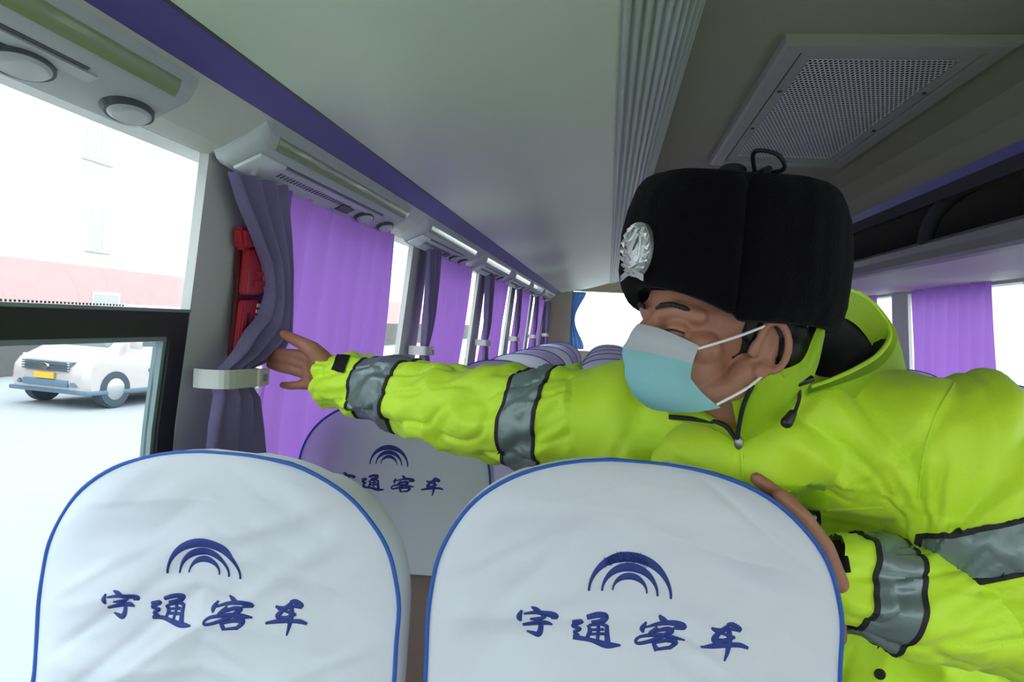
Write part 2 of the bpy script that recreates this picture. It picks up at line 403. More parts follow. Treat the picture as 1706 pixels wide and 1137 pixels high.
loft(bm, [ringpts(VX0 + 0.047, VX1 - 0.047, VY0 + 0.056, VY1 - 0.056, 0.600), ringpts(VX0 + 0.049, VX1 - 0.049, VY0 + 0.058, VY1 - 0.058, 0.591), ringpts(GX0, GX1, GY0, GY1, 0.591), ringpts(GX0, GX1, GY0, GY1, 0.600)], cap=False)
from_bm('grille_border', bm, M['ventc'], vt)
bx('perforated_sheet', lc(GX0, GY0, 0.5925), lc(GX1, GY1, 0.5932), M['grille'], vt)
bx('filter', lc(GX0 - 0.01, GY0 - 0.01, 0.602), lc(GX1 + 0.01, GY1 + 0.01, 0.6045), M['black'], vt)
for x in (VX0 + 0.060, VX1 - 0.060):
    for y in (VY0 + 0.32, VY0 + 0.66):
        bm = bmesh.new(); bmesh.ops.create_cone(bm, cap_ends=True, segments=14, radius1=0.006, radius2=0.0045, depth=0.004, matrix=Matrix.Translation(lc(x, y, 0.5895)))
        from_bm('screw', bm, M['unitdark'], vt, True)

# ---------------------------------------------------------------- service consoles under the soffit
UA, UB = Vector((-0.694, 0.0, 0.249)), Vector((-0.622, 0.0, 0.283))     # underside from window edge to inner edge
UD = (UB - UA).normalized(); UN = Vector((UD.z, 0, -UD.x))             # normal points down
CL = 0.97
def UP(s, y, off=0.0):
    p = UA + (UB - UA) * s + UN * off; return Vector((p.x, y, p.z + CZ))
def make_console():
    root = empty('overhead_console', (0, 0, 0))
    prof = [(-0.712, 0.276), (-0.706, 0.256), (-0.694, 0.249), (-0.622, 0.283), (-0.613, 0.297), (-0.608, 0.312), (-0.609, 0.330)]
    bm = bmesh.new(); rings = []
    cx, czz = -0.655, 0.310
    for y, k in ((0.0, 0.45), (0.006, 0.75), (0.02, 0.92), (0.05, 1.0), (CL - 0.05, 1.0), (CL - 0.02, 0.92), (CL - 0.006, 0.75), (CL, 0.45)):
        rg = []
        for x, z in prof:
            base = 0.270 + (x + 0.722) * 0.535 + 0.006
            rg.append(Vector((cx + (x - cx) * (0.9 + 0.1 * k), y, base + (z - base) * k + CZ)))
        rg += [Vector((-0.610, y, CZ + 0.334)), Vector((-0.712, y, CZ + 0.281))]
        rings.append(rg)
    loft(bm, rings); from_bm('housing', bm, M['unit'], root, True)
    def strip(name, s0, s1, y0, y1, o0, o1, m, n=1):
        b = bmesh.new(); rows = []
        loft(b, [[UP(s0, y, o0), UP(s1, y, o0), UP(s1, y, o1), UP(s0, y, o1)] for y in np.linspace(y0, y1, n + 1)])
        return from_bm(name, b, m, root)
    # green lamp lens along the inner curve
    b = bmesh.new(); L = [(-0.6165, 0.2905), (-0.6125, 0.2965), (-0.6092, 0.305), (-0.6075, 0.313)]
    rg = []
    for y in np.linspace(0.05, CL - 0.05, 4):
        rg.append([Vector((x + 0.001, y, z - 0.0012 + CZ)) for x, z in L] + [Vector((x - 0.004, y, z + 0.004 + CZ)) for x, z in reversed(L)])
    loft(b, rg); from_bm('lamp_lens', b, M['lens'], root, True)
    strip('slot', 0.80, 0.86, 0.06, CL - 0.20, -0.001, 0.0012, M['unitdark'])
    strip('cover_flap', 0.60, 0.78, 0.06, CL - 0.18, -0.001, 0.0035, M['unit'])
    b = bmesh.new()                                                    # speaker slots
    for i in range(26):
        y = 0.16 + i * 0.016
        loft(b, [[UP(s, yy, o_) for s, o_ in ((0.40, -0.001), (0.56, -0.001), (0.56, 0.0008), (0.40, 0.0008))] for yy in (y, y + 0.007)])
    from_bm('speaker_grille', b, M['unitdark'], root)
    q = Matrix((Vector((UD.x, 0, UD.z)), Vector((0, 1, 0)), UN)).transposed().to_4x4()
    for y in (0.70, 0.89):                                             # round air nozzles with dark rims
        b = bmesh.new(); bmesh.ops.create_cone(b, cap_ends=True, segments=28, radius1=0.031, radius2=0.027, depth=0.012, matrix=Matrix.Translation(UP(0.40, y, 0.002)) @ q @ Matrix.Diagonal((0.8, 1.75, 1, 1)))
        nz = from_bm('air_nozzle', b, M['unitdark'], root, True)
        b = bmesh.new(); bmesh.ops.create_cone(b, cap_ends=True, segments=28, radius1=0.025, radius2=0.020, depth=0.005, matrix=Matrix.Translation(UP(0.40, y, 0.0095)) @ q @ Matrix.Diagonal((0.8, 1.75, 1, 1)))
        from_bm('nozzle_face', b, M['unit'], nz, True)
    for y in (0.08,):
        b = bmesh.new(); box(b, (-0.030, -0.055, -0.002), (0.030, 0.055, 0.006), Matrix.Translation(UP(0.5, y, 0.0)) @ q, 0.004)
        from_bm('reading_lamp', b, M['lampw'], root, True)
    strip('louver', 0.20, 0.5, 0.52, 0.60, -0.001, 0.003, M['unitdark'])
    return root
ORD = ['nearest', 'second', 'third', 'fourth', 'fifth', 'sixth', 'seventh', 'eighth']
con0 = make_console()
for k in range(7):
    o = con0 if k == 0 else copy_tree(con0)
    o.location = (0, 0.065 + 1.19 * k, 0)
    tag(o, ['grey overhead console with air nozzles above the nearest left window', 'grey overhead console above the red hammer and lavender curtain', 'grey overhead console third from camera, past the purple curtain']
        [k] if k < 3 else 'grey overhead console %s from camera under the purple stripe' % ORD[k], 'overhead console', 'overhead consoles along the left windows')

# ================================================================ CURTAINS
def wave(t, n, seed):
    ph = 1.7 * noise.noise(Vector((t * n * 0.45, seed, 0)))
    v = math.sin(2 * math.pi * (t * n) + ph); return v * (0.75 + 0.25 * abs(v))
def sheer(name, X, s, y0, y1, z0, z1, n, label, seed, m='sheer', group='purple curtains along the windows', top=0.034):
    bm = bmesh.new(); rows = []
    for j in range(25):
        v = j / 24; z = z1 + (z0 - z1) * v; amp = top + 0.004 * v
        rw = []
        for i in range(n * 12 + 1):
            t = i / (n * 12); y = y0 + (y1 - y0) * t * (1 + 0.05 * v) + 0.006 * math.sin(5 * v + t * 9)
            x = X(min(z, 0.27)) - s * (0.008 + amp * (0.5 + 0.5 * wave(t + 0.02 * math.sin(3 * v + seed), n, seed)) )
            rw.append((x, y, z + CZ))
        rows.append(rw)
    grid(bm, rows)
    return tag(from_bm(name, bm, M[m], None, True, auto=False), label, 'curtain', group)
for k in range(0, 6):
    y = Y0 + BAY * k
    lab = ['lit purple curtain behind the reaching hand', 'purple curtain second from camera on left, above the sleeve', 'purple curtain third from camera on left side',
           'purple curtain fourth from camera on left side', 'purple curtain fifth from camera on left side', 'farthest purple curtain on left beside beige panel'][k]
    sheer('purple_curtain', XL, -1, y + 0.245, y + 1.05 + (0.03 if k == 0 else 0) - (0.08 if k == 2 else 0), -0.66, 0.262, 7, lab, 1.3 * k)
for k in range(-1, 4):
    y = 3.47 + BAY * k
    lab = {0: 'purple curtain by the right window above blue-grey seats'}[k] if k == 0 else 'purple curtain %s by the right windows' % {-1: 'nearest', 1: 'third from camera', 2: 'fourth from camera', 3: 'farthest'}[k]
    sheer('purple_curtain', XR, 1, y, y + 0.88, -0.66, 0.285, 7, lab, 9.1 + k)
# blue curtain by the rear window
bm = bmesh.new(); rows = []
for j in range(21):
    v = j / 20; z = 0.40 - 0.68 * v; wd = 0.17 - 0.12 * math.sin(math.pi * min(1, v * 1.05)) ** 1.5
    rows.append([(-0.44 + wd * t, YB - 0.05 - 0.015 * math.sin(t * 20), z + CZ) for t in np.linspace(0, 1, 25)])
grid(bm, rows); tag(from_bm('blue_curtain', bm, M['bluecurt'], None, True, auto=False), 'blue tied curtain at the left edge of the rear window', 'curtain')

def tied(name, rowsdef, folds, X, depth, label, seed, group=None):
    """rows: (z, ya, yb, x offset, squash)"""
    bm = bmesh.new(); rows = []
    zs = [r[0] for r in rowsdef]; N = 44
    for j in range(N + 1):
        f = j / N * (len(zs) - 1); i = min(int(f), len(zs) - 2); t = f - i; t = t * t * (3 - 2 * t)
        A, B = rowsdef[i], rowsdef[i + 1]; q = [a + (b - a) * t for a, b in zip(A, B)]
        rw = []
        for c in range(folds * 12 + 1):
            u = c / (folds * 12)
            p = wave(u + 0.03 * math.sin(4 * j / N + seed), folds, seed)
            y = q[1] + (q[2] - q[1]) * u
            z = q[0] + q[4] * (u - 0.5)
            bulge = math.sin(math.pi * u) ** 0.7
            rw.append((X + q[3] + depth * (0.5 * p) * (0.4 + 0.6 * min(1, abs(q[2] - q[1]) / 0.12)) + 0.16 * bulge * min(0.10, abs(q[2] - q[1])), y, z + CZ))
        rows.append(rw)
    grid(bm, rows)
    return tag(from_bm(name, bm, M['tied'], None, True, auto=False), label, 'curtain', group)
def prow(pl, pr, X=-0.685, xo=0.0):
    a, b = PX(pl[0], pl[1], X), PX(pr[0], pr[1], X)
    return ((a.z + b.z) / 2 - CZ, a.y, b.y, xo, b.z - a.z)
R0 = [prow((384, 286), (484, 312)), prow((398, 330), (485, 350)), prow((424, 390), (486, 400)), prow((444, 440), (486, 450)), prow((450, 490), (485, 520)), prow((440, 526), (484, 560)),
      prow((418, 552), (474, 584)), prow((400, 584), (448, 604)), prow((382, 606), (420, 614)), prow((368, 626), (420, 632), xo=-0.012), prow((362, 660), (434, 664)), prow((352, 710), (443, 714)), prow((345, 770), (450, 774)), prow((340, 900), (452, 900))]
tied('lavender_curtain', R0, 4, -0.692, 0.022, 'grey-lavender curtain tied back beside the red hammer, its edge lifted by the hand', 3.0)
def strap(y, z, x, label, w=0.07, la=0.046):
    root = empty('curtain_strap', (x, y, z + CZ)); tag(root, label, 'curtain strap', 'curtain tie straps')
    pts = catmull([(-0.035, -la * 0.94, 0), (-0.012, -la, 0), (0.024, -la * 0.85, 0), (0.032, 0, -0.002), (0.026, w * 0.5, -0.004), (0.0, w * 0.78, -0.004), (-0.035, w * 0.8, -0.004)], 5)
    bm = bmesh.new(); h = 0.017
    a = [[Vector(p) + Vector((0, 0, h)), Vector(p) + Vector((0.004, 0, h)), Vector(p) + Vector((0.004, 0, -h)), Vector(p) + Vector((0, 0, -h))] for p in pts]
    loft(bm, a); from_bm('band', bm, M['strap'], root)
    bx('buckle', (0.026, w * 0.02, -0.019), (0.042, w * 0.78, 0.013), M['strap'], root, 0.003)
    bx('buckle_slot', (0.041, w * 0.24, -0.010), (0.0435, w * 0.58, 0.004), M['fritgrey'], root, 0.001)
    return root
p = PX(398, 626, -0.69)
strap(p.y, p.z - CZ, -0.69, 'pale plastic strap around the lavender curtain below the red hammer', 0.055, 0.105)
for k in range(1, 6):
    y = Y0 + BAY * k
    rows = [(0.262, y + 0.06, y + 0.27, 0, 0), (0.15, y + 0.07, y + 0.255, 0, 0), (0.02, y + 0.075, y + 0.21, 0, 0.01), (-0.08, y + 0.08, y + 0.16, 0, 0.02), (-0.125, y + 0.085, y + 0.13, 0, 0.0), (-0.16, y + 0.07, y + 0.15, 0, 0), (-0.66, y + 0.03, y + 0.2, 0, 0)]
    tied('lavender_curtain', rows, 4, -0.690, 0.03, 'grey-lavender tied curtain on the %s left pillar from camera' % ORD[k], 2.0 * k, 'tied curtains on the farther pillars')
    strap(y + 0.105, -0.125, -0.700, 'pale strap around the tied curtain on the %s left pillar' % ORD[k])

# ---------------------------------------------------------------- red emergency hammer on the first pillar
hm = empty('emergency_hammer', PX(400, 490, -0.735)); tag(hm, 'red emergency hammer in its red holder on the first window pillar', 'hammer')
def hq(name, px, m, t0, t1, bev=0.004, parent=hm):
    """outline given by its corners on the pillar, built with real thickness"""
    bm = bmesh.new(); X = -0.735
    pts = [PX(x, y, X) - Vector(hm.location) for x, y in px]
    loft(bm, [[p + Vector((t0, 0, 0)) for p in pts], [p + Vector((t1, 0, 0)) for p in pts]])
    if bev: bmesh.ops.bevel(bm, geom=bm.edges[:], offset=bev, segments=2, affect='EDGES')
    return from_bm(name, bm, m, parent, True)
hq('backplate', [(386, 395), (430, 392), (434, 470), (412, 596), (372, 594), (385, 480)], mat('dark_red_plastic', (0.10, 0.008, 0.014, 1), 0.4), 0.006, 0.016, 0.002)
hq('hammer_head', [(375, 378), (408, 376), (424, 396), (424, 414), (378, 416)], M['red'], 0.012, 0.038, 0.006)
hq('handle', [(390, 412), (414, 412), (416, 452), (410, 490), (383, 490), (387, 452)], M['red'], 0.014, 0.036, 0.004)
hq('clip', [(396, 452), (418, 450), (418, 458), (396, 460)], M['red'], 0.034, 0.042, 0.001)
hq('clip', [(394, 468), (416, 466), (415, 476), (394, 477)], M['red'], 0.034, 0.042, 0.001)
lb = hq('label_plate', [(384, 500), (409, 498), (399, 592), (373, 588)], M['red'], 0.014, 0.030, 0.003)
hq('printed_text', [(388, 520), (393, 520), (388, 560), (383, 560)], mat('faded_print', (0.06, 0.01, 0.015, 1), 0.6), 0.0295, 0.0305, 0)
bm = bmesh.new()
for i in range(9):
    t = i / 8.6; c = Vector((407 - 12 * t, 508 + 86 * t, 0)); pts = [PX(c.x + a, c.y + b, -0.735) - Vector(hm.location) for a, b in ((-2.6, -3), (2.6, -3), (2.2, 3), (-3.0, 3))]
    loft(bm, [[q + Vector((0.0300, 0, 0)) for q in pts], [q + Vector((0.0312, 0, 0)) for q in pts]])
from_bm('reflective_dashes', bm, M['refl'], hm)

# ================================================================ SEATS
SW = 0.235
def wtop(v, h=0.20, W=SW):
    if v < h: return max(0.03, W * max(0.0, 1 - (1 - v / h) ** 2.5) ** 0.43)
    return W * (1 - 0.06 * ((v - h) / 0.3) ** 2)
def face_y(x, v, seed):
    w = wtop(v); u = max(-1, min(1, x / w))
    y = -0.030 * (1 - abs(u) ** 3.2) * min(1, (v / 0.05) ** 0.6 if v > 0 else 0) - 0.06 * v
    if seed is not None:                                               # creases pulled through the loose cloth
        e = min(1, (1 - abs(u)) * 3) * min(1, v / 0.05)
        sg = math.copysign(1, x)
        d = noise.noise(Vector((x * 2.6 + seed, v * 9 - abs(x) * 6.0, seed))) * 0.0150
        n2 = noise.noise(Vector((x * 3.0 - seed, v * 20 - x * 4 * sg, 4.0 + seed))); d += (abs(n2) - 0.25) * 0.012
        d += noise.noise(Vector((x * 8 - seed, v * 34 + x * 6, 2.0 + seed))) * 0.0034
        cr = noise.noise(Vector((x * 2.2 + seed, v * 13 - abs(x) * 9.0, 7.0 + seed))); d += math.exp(-(cr / 0.13) ** 2) * 0.0042
        cr = noise.noise(Vector((x * 3.5 - seed, v * 10 + x * 5.0, 12.0 + seed))); d -= math.exp(-(cr / 0.12) ** 2) * 0.0036
        d += noise.noise(Vector((x * 60, v * 60, seed))) * 0.0004
        y += d * e
    return y
SEAT_T = 1.19
STROKES = [   # (character index, [(x, y, width) ...]) traced from the embroidery on the near right seat
    (0, [(92, 512, 6), (76, 560, 24), (88, 592, 10)]), (0, [(156, 487, 5), (195, 508, 22), (238, 545, 12)]),
    (0, [(108, 538, 8), (190, 527, 15), (290, 538, 26), (332, 552, 20), (296, 562, 8)]), (0, [(152, 574, 8), (205, 574, 18), (262, 556, 8)]),
    (0, [(102, 624, 14), (190, 606, 22), (262, 600, 22), (308, 612, 6)]), (0, [(212, 570, 14), (228, 630, 22), (215, 688, 24), (172, 684, 16), (130, 672, 6)]),
    (1, [(442, 582, 14), (505, 578, 20), (448, 610, 16), (496, 632, 16), (462, 656, 14), (492, 680, 14)]), (1, [(452, 690, 20), (570, 702, 16), (680, 728, 26), (776, 728, 6)]),
    (1, [(540, 548, 18), (610, 530, 22), (668, 535, 22), (640, 570, 24), (572, 578, 14)]), (1, [(548, 600, 8), (566, 640, 18), (548, 692, 14)]),
    (1, [(556, 602, 10), (640, 590, 14), (684, 606, 14)]), (1, [(678, 596, 14), (682, 660, 20), (690, 722, 26)]), (1, [(618, 580, 14), (622, 640, 14), (620, 706, 12)]),
    (1, [(570, 634, 10), (660, 626, 12)]), (1, [(568, 664, 10), (664, 658, 12)]),
    (2, [(1022, 528, 5), (1048, 556, 24), (1086, 578, 12)]), (2, [(940, 568, 6), (916, 612, 22), (922, 642, 8)]),
    (2, [(934, 606, 8), (1020, 586, 14), (1120, 580, 22), (1192, 602, 24), (1120, 614, 8)]),
    (2, [(1020, 608, 16), (972, 650, 18), (985, 660, 10)]), (2, [(985, 640, 10), (1070, 620, 18), (1110, 634, 20), (1010, 690, 18), (900, 716, 12), (876, 696, 11), (920, 668, 12), (1040, 662, 18), (1120, 678, 20), (1202, 692, 5)]),
    (2, [(990, 706, 12), (1020, 762, 22)]), (2, [(1000, 714, 10), (1090, 700, 18), (1142, 716, 22), (1104, 756, 14)]), (2, [(1016, 756, 10), (1110, 750, 14)]),
    (3, [(1370, 608, 8), (1420, 626, 22), (1490, 612, 12), (1560, 612, 26)]), (3, [(1470, 582, 12), (1505, 580, 20), (1552, 604, 16), (1560, 622, 8)]),
    (3, [(1490, 580, 14), (1430, 632, 18), (1392, 682, 26), (1450, 690, 20), (1528, 664, 8)]), (3, [(1440, 640, 10), (1524, 668, 12)]),
    (3, [(1304, 730, 10), (1400, 716, 20), (1500, 712, 18), (1560, 714, 18), (1614, 732, 10)]), (3, [(1484, 600, 16), (1490, 690, 24), (1464, 818, 5)]),
]
EM = 1 / 6056
VO = 480
def zt(x, y): return (x - 832) * EM, (y - 0.079 * (x - 832) + VO) * EM
def build_seat_meshes(seed):
    ms = {}
    # cover
    bm = bmesh.new(); rows = []; NU = 120 if seed is not None else 20; NV = 110 if seed is not None else 18; D = 0.10; HV = 0.385
    for j in range(NV + 1):
        t = j / NV; v = HV * (0.35 * t + 0.65 * t * t) if j else 0.0
        w = wtop(v); rg = []
        fl = 0.010 * max(0, (v - 0.30) / 0.085)
        for i in range(NU + 1):
            x = w * (-1 + 2 * i / NU); rg.append((x, face_y(x, v, seed) - fl, SEAT_T - v))
        bk = max(0.0, 0.022 * (1 - v / 0.2)); wb = w * (0.93 if v > 0.02 else 0.8)
        base = -0.06 * v
        for i in range(1, 7):
            f = i / 6; puff = 0.010 * math.sin(math.pi * f); rg.append((w + (wb - w) * f + puff, base + D * f, SEAT_T - v - bk * f * f))
        for i in range(1, 13): rg.append((wb * (1 - 2 * i / 12), base + D + 0.012 * math.sin(math.pi * i / 12), SEAT_T - v - bk))
        for i in range(5, 0, -1):
            f = i / 6; puff = 0.010 * math.sin(math.pi * f); rg.append((-(w + (wb - w) * f + puff), base + D * f, SEAT_T - v - bk * f * f))
        rows.append(rg)
    loft(bm, rows, cap=False)
    top = [bm.verts.new(p) for p in rows[0]]; bm.faces.new(top)
    bmesh.ops.remove_doubles(bm, verts=bm.verts, dist=1e-5)
    ms['headrest_cover'] = bm
    # piping
    pts = []
    vs = [HV * (0.3 * t + 0.7 * t * t) for t in np.linspace(0, 1, 34)]
    for v in reversed(vs): pts.append((-wtop(v), face_y(-wtop(v), v, None) - 0.001 - 0.010 * max(0, (v - 0.30) / 0.085), SEAT_T - v))
    for v in vs: pts.append((wtop(v), face_y(wtop(v), v, None) - 0.001 - 0.010 * max(0, (v - 0.30) / 0.085), SEAT_T - v))
    if seed is not None: pts = [(x + 0.0022 * noise.noise(Vector((0, z * 19, seed))), y, z + 0.0022 * noise.noise(Vector((x * 17, 0, seed)))) for x, y, z in pts]
    bm = bmesh.new(); tube(bm, pts, 0.0027, 7); ms['piping'] = bm
    # body of the backrest
    bm = bmesh.new(); rows = []
    for v in [0.05, 0.07, 0.11, 0.17, 0.27, 0.4, 0.55, 0.68, 0.76]:
        w = wtop(min(v, 0.3)) * (0.86 if v < 0.12 else 0.92 if v < 0.3 else 0.965); rg = []
        for i in range(25):
            a = 2 * math.pi * i / 24; c, s_ = math.cos(a), math.sin(a)
            x = w * math.copysign(abs(c) ** 0.35, c); y = 0.050 + (0.034 if s_ > 0 or v < 0.38 else 0.052) * math.copysign(abs(s_) ** 0.5, s_) + (-0.010 * (1 - (x / w) ** 2) if s_ < 0 else 0)
            rg.append((x, y - 0.06 * v - (0.05 * max(0, v - 0.4) if s_ < 0 else 0), SEAT_T - v))
        rows.append(rg[:-1])
    loft(bm, rows); ms['backrest'] = bm
    bm = bmesh.new(); rows = []                                        # cushion
    for y, k, dz in ((-0.50, 0.9, -0.02), (-0.48, 0.97, 0.0), (-0.42, 1, 0.01), (-0.2, 1, 0.0), (-0.03, 1, -0.01), (0.0, 0.95, -0.02)):
        rg = []
        for i in range(24):
            a = 2 * math.pi * i / 24; c, s_ = math.cos(a), math.sin(a)
            rg.append((0.222 * k * math.copysign(abs(c) ** 0.4, c), y, 0.425 + dz + 0.062 * k * math.copysign(abs(s_) ** 0.6, s_)))
        rows.append(rg)
    loft(bm, rows); ms['cushion'] = bm
    bm = bmesh.new()
    for x in (-0.17, 0.17):
        box(bm, (x - 0.02, -0.42, 0.0), (x + 0.02, -0.05, 0.02)); box(bm, (x - 0.015, -0.30, 0.02), (x + 0.015, -0.16, 0.36))
    box(bm, (-0.21, -0.44, 0.345), (0.21, -0.02, 0.375)); ms['base_frame'] = bm
    # embroidery
    def place(x, v, o): return (x, face_y(x, v, seed) - o, SEAT_T - v)
    bm = bmesh.new()
    for cy, a1, b1, a2, b2 in ((390, 283, 288, 266, 218), (382, 193, 206, 178, 146), (372, 120, 129, 109, 82)):
        A, B, C = [], [], []
        for i in range(41):
            th = math.pi * i / 40; c, s_ = math.cos(th), math.sin(th)
            for lst, a, b, o in ((A, a1, b1, 0.0004), (B, (a1 + a2) / 2, (b1 + b2) / 2, 0.0022), (C, a2, b2, 0.0004)):
                lst.append(place((818 + a * c - 832) * EM, (cy - b * s_ + VO) * EM, o))
        grid(bm, [A, B, C])
    ms['embroidered_emblem'] = bm
    for ci in range(4):
        bm = bmesh.new()
        for c, pts in STROKES:
            if c != ci: continue
            q = catmull([zt(x, y) + (w * EM,) for x, y, w in pts], 8 if seed is not None else 4)
            L_, C_, R_ = [], [], []
            for i, (x, v, w) in enumerate(q):
                a, b = q[max(0, i - 1)], q[min(len(q) - 1, i + 1)]
                d = np.array([b[0] - a[0], b[1] - a[1]]); d /= max(1e-9, np.hypot(*d)); n_ = np.array([-d[1], d[0]]) * (max(w, 0.0006) * 0.74 + 0.0004)
                L_.append(place(x + n_[0], v + n_[1], 0.0004)); C_.append(place(x, v, 0.0022)); R_.append(place(x - n_[0], v - n_[1], 0.0004))
            grid(bm, [L_, C_, R_])
        ms['embroidered_character%d' % ci] = bm
    return ms
def make_seat(seed):
    root = empty('bus_seat')
    ms = build_seat_meshes(seed)
    from_bm('base_frame', ms['base_frame'], M['steel'], root)
    from_bm('cushion', ms['cushion'], M['brown'], root, True)
    from_bm('backrest', ms['backrest'], M['brown'], root, True)
    cv = from_bm('headrest_cover', ms['headrest_cover'], M['white'], root, True)
    pp = from_bm('piping', ms['piping'], M['blue'], cv, True); pp['label'] = 'blue piping edge'
    e = from_bm('embroidered_emblem', ms['embroidered_emblem'], M['thread'], cv, True, auto=False); e['label'] = 'embroidered blue triple arc emblem'
    for i in range(4):
        c = from_bm('embroidered_character', ms['embroidered_character%d' % i], M['thread'], cv, True, auto=False)
        c['label'] = 'embroidered blue character %s' % '宇通客车'[i]
    return root
near_l = make_seat(4.0); near_l.location = (-0.464, 0.88, -0.022)
tag(near_l, 'white-covered seat at lower left, nearest the left window', 'bus seat', 'bus seats with white covers')
near_r = make_seat(11.5); near_r.location = (0.043, 0.88, 0.006)
tag(near_r, 'white-covered seat at lower centre, gripped by the person, emblem with frayed threads', 'bus seat', 'bus seats with white covers')
# frayed threads over the emblem of the near centre seat
bm = bmesh.new(); rnd = random.Random(5)
for i in range(90):
    x = rnd.uniform(640, 930); y = 390 - 285 * math.sqrt(max(0, 1 - ((x - 818) / 282) ** 2)) + rnd.uniform(0, 55)
    a = rnd.uniform(0, 6.28); L = rnd.uniform(10, 34); pts = []
    for t in (0, 0.5, 1.0):
        xx = x + L * t * math.cos(a + t * rnd.uniform(-.8, .8)); yy = y + L * t * math.sin(a + t * rnd.uniform(-.8, .8)); lx, lv = (xx - 832) * EM, (yy + VO) * EM
        pts.append((lx, face_y(lx, lv, 11.5) - 0.0025 - 0.002 * t, SEAT_T - lv))
    tube(bm, pts, 0.0004, 4)
cov = [c for c in near_r.children if c.name.startswith('headrest_cover')][0]
ft = from_bm('frayed_threads', bm, M['thread'], cov); ft['label'] = 'loose frayed blue threads'
sec = make_seat(None)
ROW = 0.85
first = True
def place(x, y, dz, label):
    global first
    o = sec if first else copy_tree(sec); first = False
    o.location = (x, y, dz); tag(o, label, 'bus seat', 'bus seats with white covers')
NTH = ['', 'second', 'third', 'fourth', 'fifth', 'sixth', 'seventh', 'eighth', 'ninth']
place(-0.485, 1.73, -0.045, 'white-covered seat in grey shade under the outstretched sleeve')
place(0.040, 1.73, -0.02, 'white-covered aisle seat right behind the seat the person grips')
for r in range(2, 9):
    y = 0.88 + ROW * r
    place(-0.485, y, -0.02, 'white-covered window seat on left, %s row from camera' % NTH[r])
    place(0.040, y, -0.02, 'white-covered aisle seat left of aisle, %s row from camera' % NTH[r])
for x, nm in ((0.48, 'in middle of the rear bench, at the aisle end'),):
    place(x, 8.55, -0.02, 'white-covered seat %s' % nm)
for r in range(0, 7):
    y = 2.95 + ROW * r
    place(1.425, y, 0.03, 'blue-grey shaded window seat on right behind the person' if r == 0 else 'white-covered window seat on right, %s row behind the person' % NTH[r])
    place(0.935, y, 0.03, 'shaded seat right of aisle just behind the shoulder of the person' if r == 0 else 'white-covered seat right of aisle, %s row behind the person' % NTH[r])

# ================================================================ OUTSIDE
GZ = CZ - 2.0
struct(bx('ground', (-90, -60, GZ - 0.2), (90, 140, GZ), M['ground']))
bd = empty('building', (-27, 36, GZ)); tag(bd, 'pale rendered building with a pink base across the street', 'building')
def wp(name, lo, hi, m, parent=bd):
    L = Vector(bd.location); return bx(name, Vector(lo) - L, Vector(hi) - L, m, parent)
BX = -25.0
wp('wall', (BX - 8, -30, CZ + 1.62), (BX, 110, CZ + 14), M['render'])
wp('pink_base', (BX - 8, -30, GZ), (BX + 0.12, 110, CZ + 1.62), M['pink'])
a, b = PX(140, 190, BX), PX(185, 275, BX); c, d = PX(146, 345, BX), PX(181, 420, BX); e, f = PX(152, 490, BX), PX(192, 514, BX)
for k in range(-4, 5):
    for lo, hi in ((a, b), (c, d), (e, f)):
        y0, y1, z0, z1 = lo.y + 11 * k, hi.y + 11 * k, hi.z, lo.z
        wf = wp('window', (BX - 0.02, y0 - 0.12, z0 - 0.12), (BX + 0.16, y1 + 0.12, z1 + 0.12), M['wframe'])
        ym = (y0 + y1) / 2
        for p0, p1 in ((y0, ym - 0.05), (ym + 0.05, y1)):
            q = wp('pane', (BX + 0.10, p0, z0), (BX + 0.175, p1, z1), M['wpane']); q.parent = wf; 
tag(bx('boundary_wall', (-15.0, 2, GZ), (-14.6, 80, GZ + 1.45), M['lowwall']), 'low dark grey wall behind the parked minibus', 'wall')
rb_ = empty('building', (30, 30, GZ)); tag(rb_, 'pale building beyond the right windows', 'building')
bx('wall', (0, -60, 0), (8, 90, 9), M['render'], rb_)
sg = PX(1500, 525, 29.8) - rb_.location
o = bx('orange_sign', (sg.x - 0.06, sg.y - 1.3, sg.z - 0.45), (sg.x + 0.2, sg.y + 1.3, sg.z + 0.45), M['orange'], None); o.location = rb_.location
tag(o, 'small orange sign on the pale wall outside the right window', 'sign')

vn = empty('minibus', (-10.12, 12.55, GZ), R(-12)); tag(vn, 'silver-beige minibus with yellow number plate parked across the street', 'minibus')
VW = 0.95
prof = [(0.02, 0.42), (-0.03, 0.62), (0.0, 0.95), (0.12, 1.12), (0.52, 1.36), (1.28, 2.18), (1.58, 2.38), (2.3, 2.46), (5.6, 2.46), (5.75, 2.2), (5.75, 0.42)]
bm = bmesh.new(); rings = []
for x, k in ((-VW, 0.10), (-VW + 0.05, 0.04), (-VW + 0.14, 0.0), (VW - 0.14, 0.0), (VW - 0.05, 0.04), (VW, 0.10)):
    rings.append([(x * (1 - 0.07 * max(0, (z - 1.3) / 1.2)), y + (k if y < 3 else -k) , z - (k * 0.6 if z > 1.2 else 0)) for y, z in prof])
loft(bm, rings); from_bm('body', bm, M['vanpaint'], vn, True)
def vq(name, pts, m, t=0.02, d=(0, -1, 0.0)):
    bm = bmesh.new(); D = Vector(d) * t; loft(bm, [[Vector(p) - D * 2 for p in pts], [Vector(p) + D for p in pts]]); return from_bm(name, bm, m, vn)
vq('windshield', [(-0.80, 0.60, 1.42), (0.80, 0.60, 1.42), (0.74, 1.24, 2.12), (-0.74, 1.24, 2.12)], M['vanglass'], 0.03, (0, -0.7, 0.7))
gr = vq('grille', [(-0.52, 0.0, 0.86), (0.52, 0.0, 0.86), (0.60, 0.06, 1.08), (-0.60, 0.06, 1.08)], M['vanblue'], 0.05)
